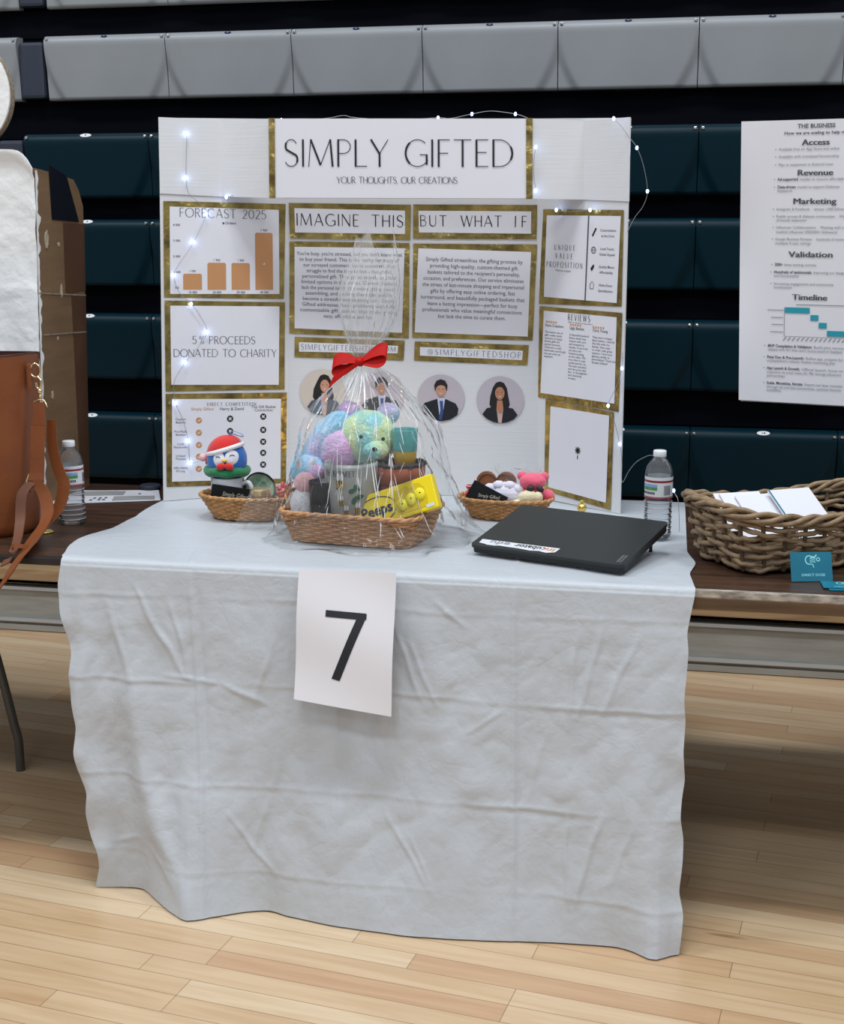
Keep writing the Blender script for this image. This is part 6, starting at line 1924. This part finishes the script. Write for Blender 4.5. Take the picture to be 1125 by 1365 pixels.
def logo(mb, at):
    for q in ribbon2d(arc(-0.010, 0.010, 0.008, 0.009, 60, 280, 14), 0.0024): mb.poly([at(*p) for p in q])
    for q in ribbon2d([(-0.008, 0.017), (0.002, 0.016), (0.006, 0.021)], 0.003): mb.poly([at(*p) for p in q])
    for q in ribbon2d(circle2(0.009, 0.011, 0.0035, 14) + [(0.0125, 0.011)], 0.002): mb.poly([at(*p) for p in q])
    for k in range(3):
        for q in ribbon2d([(-0.009, 0.013 - k * 0.004), (-0.002, 0.0145 - k * 0.004), (0.003, 0.013 - k * 0.004)], 0.0018): mb.poly([at(*p) for p in q])
    for q in ribbon2d([(-0.008, 0.001), (-0.003, 0.001), (-0.001, -0.006)], 0.002): mb.poly([at(*p) for p in q])
t = thing('business_card', 'teal card with a pale emblem standing against the willow basket', 'business card', (0.268, 2.848, 0.7405), math.radians(14))
R = rotm(-20, 0, 0)
def cpt(x, z, off=0.0):
    return R @ Vector((x, -0.0008 - off, z)) + Vector((0, 0, 0.0005))
b = MB(); b.box(cpt(0, 0.032, -0.0008), (0.088, 0.0010, 0.062), R); cc = b.build('card', 'teal_card', t)
b = MB(); logo(b, lambda x, z: cpt(x + 0.006, z + 0.036)); b.build('emblem', 'teal_pale', cc)
b = MB(); v_, f_ = text2d('DIRECT DOSE', 0.015); wm = max(v[0] for v in v_)
b.add([cpt(-0.022 + a * 0.050 / wm, 0.012 + q * 0.0075) for a, q in v_], f_); b.build('lettering', 'teal_pale', cc)
for i, (cx, cy, rz, ty, lab) in enumerate(((0.338, 2.815, 9, 0.0005, 'teal card lying underneath in front of the willow basket'), (0.330, 2.822, 2, 0.0022, 'teal card lying uppermost in front of the willow basket'))):
    t = thing('business_card', lab, 'business card', (cx, cy, 0.7405 + ty), math.radians(rz))
    MB().box((0, 0, 0.0006), (0.090, 0.056, 0.0012)).build('card', 'teal_card', t)
    if i:
        b = MB(); logo(b, lambda x, y: (x + 0.004, y + 0.004, 0.0014)); b.build('emblem', 'teal_pale', t)
        b = MB(); b.add([(-0.022 + a * 0.05 / wm, -0.016 + q * 0.0075, 0.0014) for a, q in v_], f_); b.build('lettering', 'teal_pale', t)

# ------------------------------------------------------------------ the neighbour's poster on a stand
t = thing('poster_board', 'white paper poster headed THE BUSINESS standing behind the willow basket', 'poster', (0.44, 3.53, 0.7405))
QP = Patch((0.1235, 3.50, 1.044), (0.500, 3.50, 1.031), (0.475, 3.50, 1.729), (0.0989, 3.50, 1.724))
def postpt(x, y, off=0.0):
    u, v = x / QP.w, y / QP.h
    bow = -0.006 * math.sin(v * PI) * (1 - u) - 0.010 * max(0, 0.12 - u) * 8 * (1 - abs(2 * v - 1)) * 0.5 + 0.004 * math.sin(v * 9) * max(0, 0.2 - u) * 4
    return QP.uv(u, v, off + bow)
class CurlPatch:
    w, h = QP.w, QP.h
    def at(s, x, y, off=0.0): return postpt(x, y, off)
    def shape(s, mb, pts, off=0.0006): return mb.poly([postpt(x, y, off) for x, y in pts])
    def rect(s, mb, x0, y0, x1, y1, off=0.0006):
        n = max(1, int((x1 - x0) / 0.02))
        for k in range(n):
            a, b = x0 + (x1 - x0) * k / n, x0 + (x1 - x0) * (k + 1) / n
            s.shape(mb, [(a, y0), (b, y0), (b, y1), (a, y1)], off)
CP = CurlPatch()
b = MB(); b.grid(lambda u, v: postpt(u * QP.w, v * QP.h), 30, 30, thick=0.0006); pp = b.build('poster_paper', 'paper', t, world=True)
b = MB(); b.grid(lambda u, v: QP.uv(0.015 + 0.98 * u, -0.006 + 1.0 * v, -0.014), 2, 2, smooth=False, thick=0.006); b.build('backing_board', 'board_core', t, world=True)
b = MB(); b.box((0.46, 3.545, 1.16), (0.03, 0.03, 0.80)); b.build('stand_pole', 'black', t, world=True)
b = MB(); b.box((0.51, 3.56, 0.747), (0.18, 0.14, 0.012), bevel=0.003); b.build('stand_base', 'black', t, world=True)
K = 0.001752; KY = 0.001833
def px(x): return (x - 988) * K
def py(y): return QP.h - (y - 162) * KY
hd, bl_, bo_, ch = MB(), MB(), MB(), MB()
cxh = px(1089)
words(hd, CP, 'THE BUSINESS', cxh, py(172.5), 0.0138, 0.02, width=0.088, off=0.0012)
hd.build('heading_lettering', 'ink_grey', pp, world=True)
for s, y, w, h in (('Access', 194.5, 0.064, 0.0195), ('Revenue', 233.5, 0.084, 0.0195), ('Marketing', 270.5, 0.102, 0.0195), ('Validation', 340.5, 0.104, 0.0195), ('Timeline', 397.5, 0.083, 0.0195)):
    hd = MB()
    for k_, dx_ in enumerate((-0.0009, 0.0, 0.0009)):
        words(hd, CP, s, cxh + dx_ - (0.008 if s in ('Validation', 'Timeline') else 0.001), py(y), h, 0.0, width=w, off=0.0012 + 0.0001 * k_)
    hd.build('heading_lettering', 'ink_grey', pp, world=True)
words(bo_, CP, 'How we are scaling to help millions', px(1046), py(180.5), 0.0100, 0.018, align='L', width=0.170, off=0.0012)
LINES = [(201, 1039, '', 'Available free on App Store and online', .142), (210.5, 1039, '', 'Available with translated functionality', .142), (221, 1039, '', 'Plan to implement in Android soon', .128),
 (240, 1038, 'Ad-supported', 'model to ensure affordability', .165), (250, 1038, 'Data-driven', 'model to support Diabetes', .142), (255, 1038, '', 'Research', .035),
 (279, 1037, '', 'Instagram & Facebook    almost 1,000 followers', .170), (288.5, 1037, '', 'Reddit surveys & diabetes communities    Word', .170), (293.5, 1037, '', 'of-mouth expansion', .072), (303, 1037, '', 'Influencer Collaborations    Meeting with a', .160), (309, 1037, '', 'medical influencer (300,000+ followers)', .145), (318.5, 1036, '', 'Google Business Reviews    hundreds of reviews', .168), (324, 1036, '', 'multiple 5-star ratings', .085),
 (352.5, 1036, '3000+', 'beta testing entries', .095), (362.5, 1035, 'Hundreds of testimonials', 'improving our design', .165), (367.5, 1035, '', 'and functionality', .06), (378, 1035, '', 'Increasing engagement and community', .143), (383, 1035, '', 'involvement', .044),
 (462.5, 1028, 'MVP Completion & Validation:', 'Build pilot version', .180), (467.5, 1028, '', 'validate with 3k+ beta users, iterate based on feedback', .180), (478, 1027, 'Final Dev & Pre-Launch:', 'Refine app, prepare for', .180), (483, 1027, '', 'multiplatform release, finalize marketing plan', .165), (493, 1027, 'App Launch & Growth:', 'Official launch, focus on', .180), (498.5, 1027, '', 'acquisition via social media (IG, FB), leverage influencers', .180), (503.5, 1027, '', 'partnerships', .044), (513.5, 1027, 'Scale, Monetize, Iterate:', 'Expand user base, monetize', .180), (519, 1027, '', 'through ads and data partnerships, optimize features', .180), (523.5, 1027, '', 'scalability', .036)]
for y, x, bt, s, w in LINES:
    f_ = len(bt) / max(1, len(bt) + len(s))
    if bt:
        words(bo_, CP, bt, px(x), py(y), 0.0098, 0.022, align='L', width=w * f_, off=0.0012)
    words(bl_, CP, s, px(x) + w * f_ + (0.004 if bt else 0), py(y), 0.0095, 0.0, align='L', width=w * (1 - f_), off=0.0012)
    if y not in (255, 293.5, 309, 324, 367.5, 383, 467.5, 483, 498.5, 503.5, 519, 523.5):
        CP.shape(bl_, circle2(px(x - 4), py(y) + 0.003, 0.0014, 8), 0.0012)
bo_.build('bold_lettering', 'ink_grey', pp, world=True)
bl_.build('body_lettering', 'ink_pale', pp, world=True)
for x0, x1, y0, y1 in ((1051, 1085, 408, 415.5), (1086, 1097, 417.5, 425), (1097.5, 1108.5, 427.5, 435), (1109, 1134, 438, 445.5)):
    b = MB(); CP.rect(b, px(x0), py(y1), px(x1), py(y0), 0.0012); b.build('timeline_bar', 'teal_print', pp, world=True)
CP.rect(ch, px(1050), py(447), px(1050.7), py(408), 0.0011)
CP.rect(ch, px(1050), py(447.6), px(1150), py(447), 0.0011)
CP.rect(ch, px(1066), py(404.6), px(1150), py(403.6), 0.0011)
for i, y in enumerate((412, 422, 431.5, 441.5)):
    CP.rect(ch, px((1027, 1032, 1033, 1031)[i]), py(y + .5), px(1049), py(y - .4), 0.0011)
for i in range(16):
    for q in ribbon2d([(px(1049 + i * 6.2), py(453)), (px(1053 + i * 6.2), py(448.5))], 0.0022): CP.shape(ch, q, 0.0011)
ch.build('chart_axes', 'ink_pale', pp, world=True)
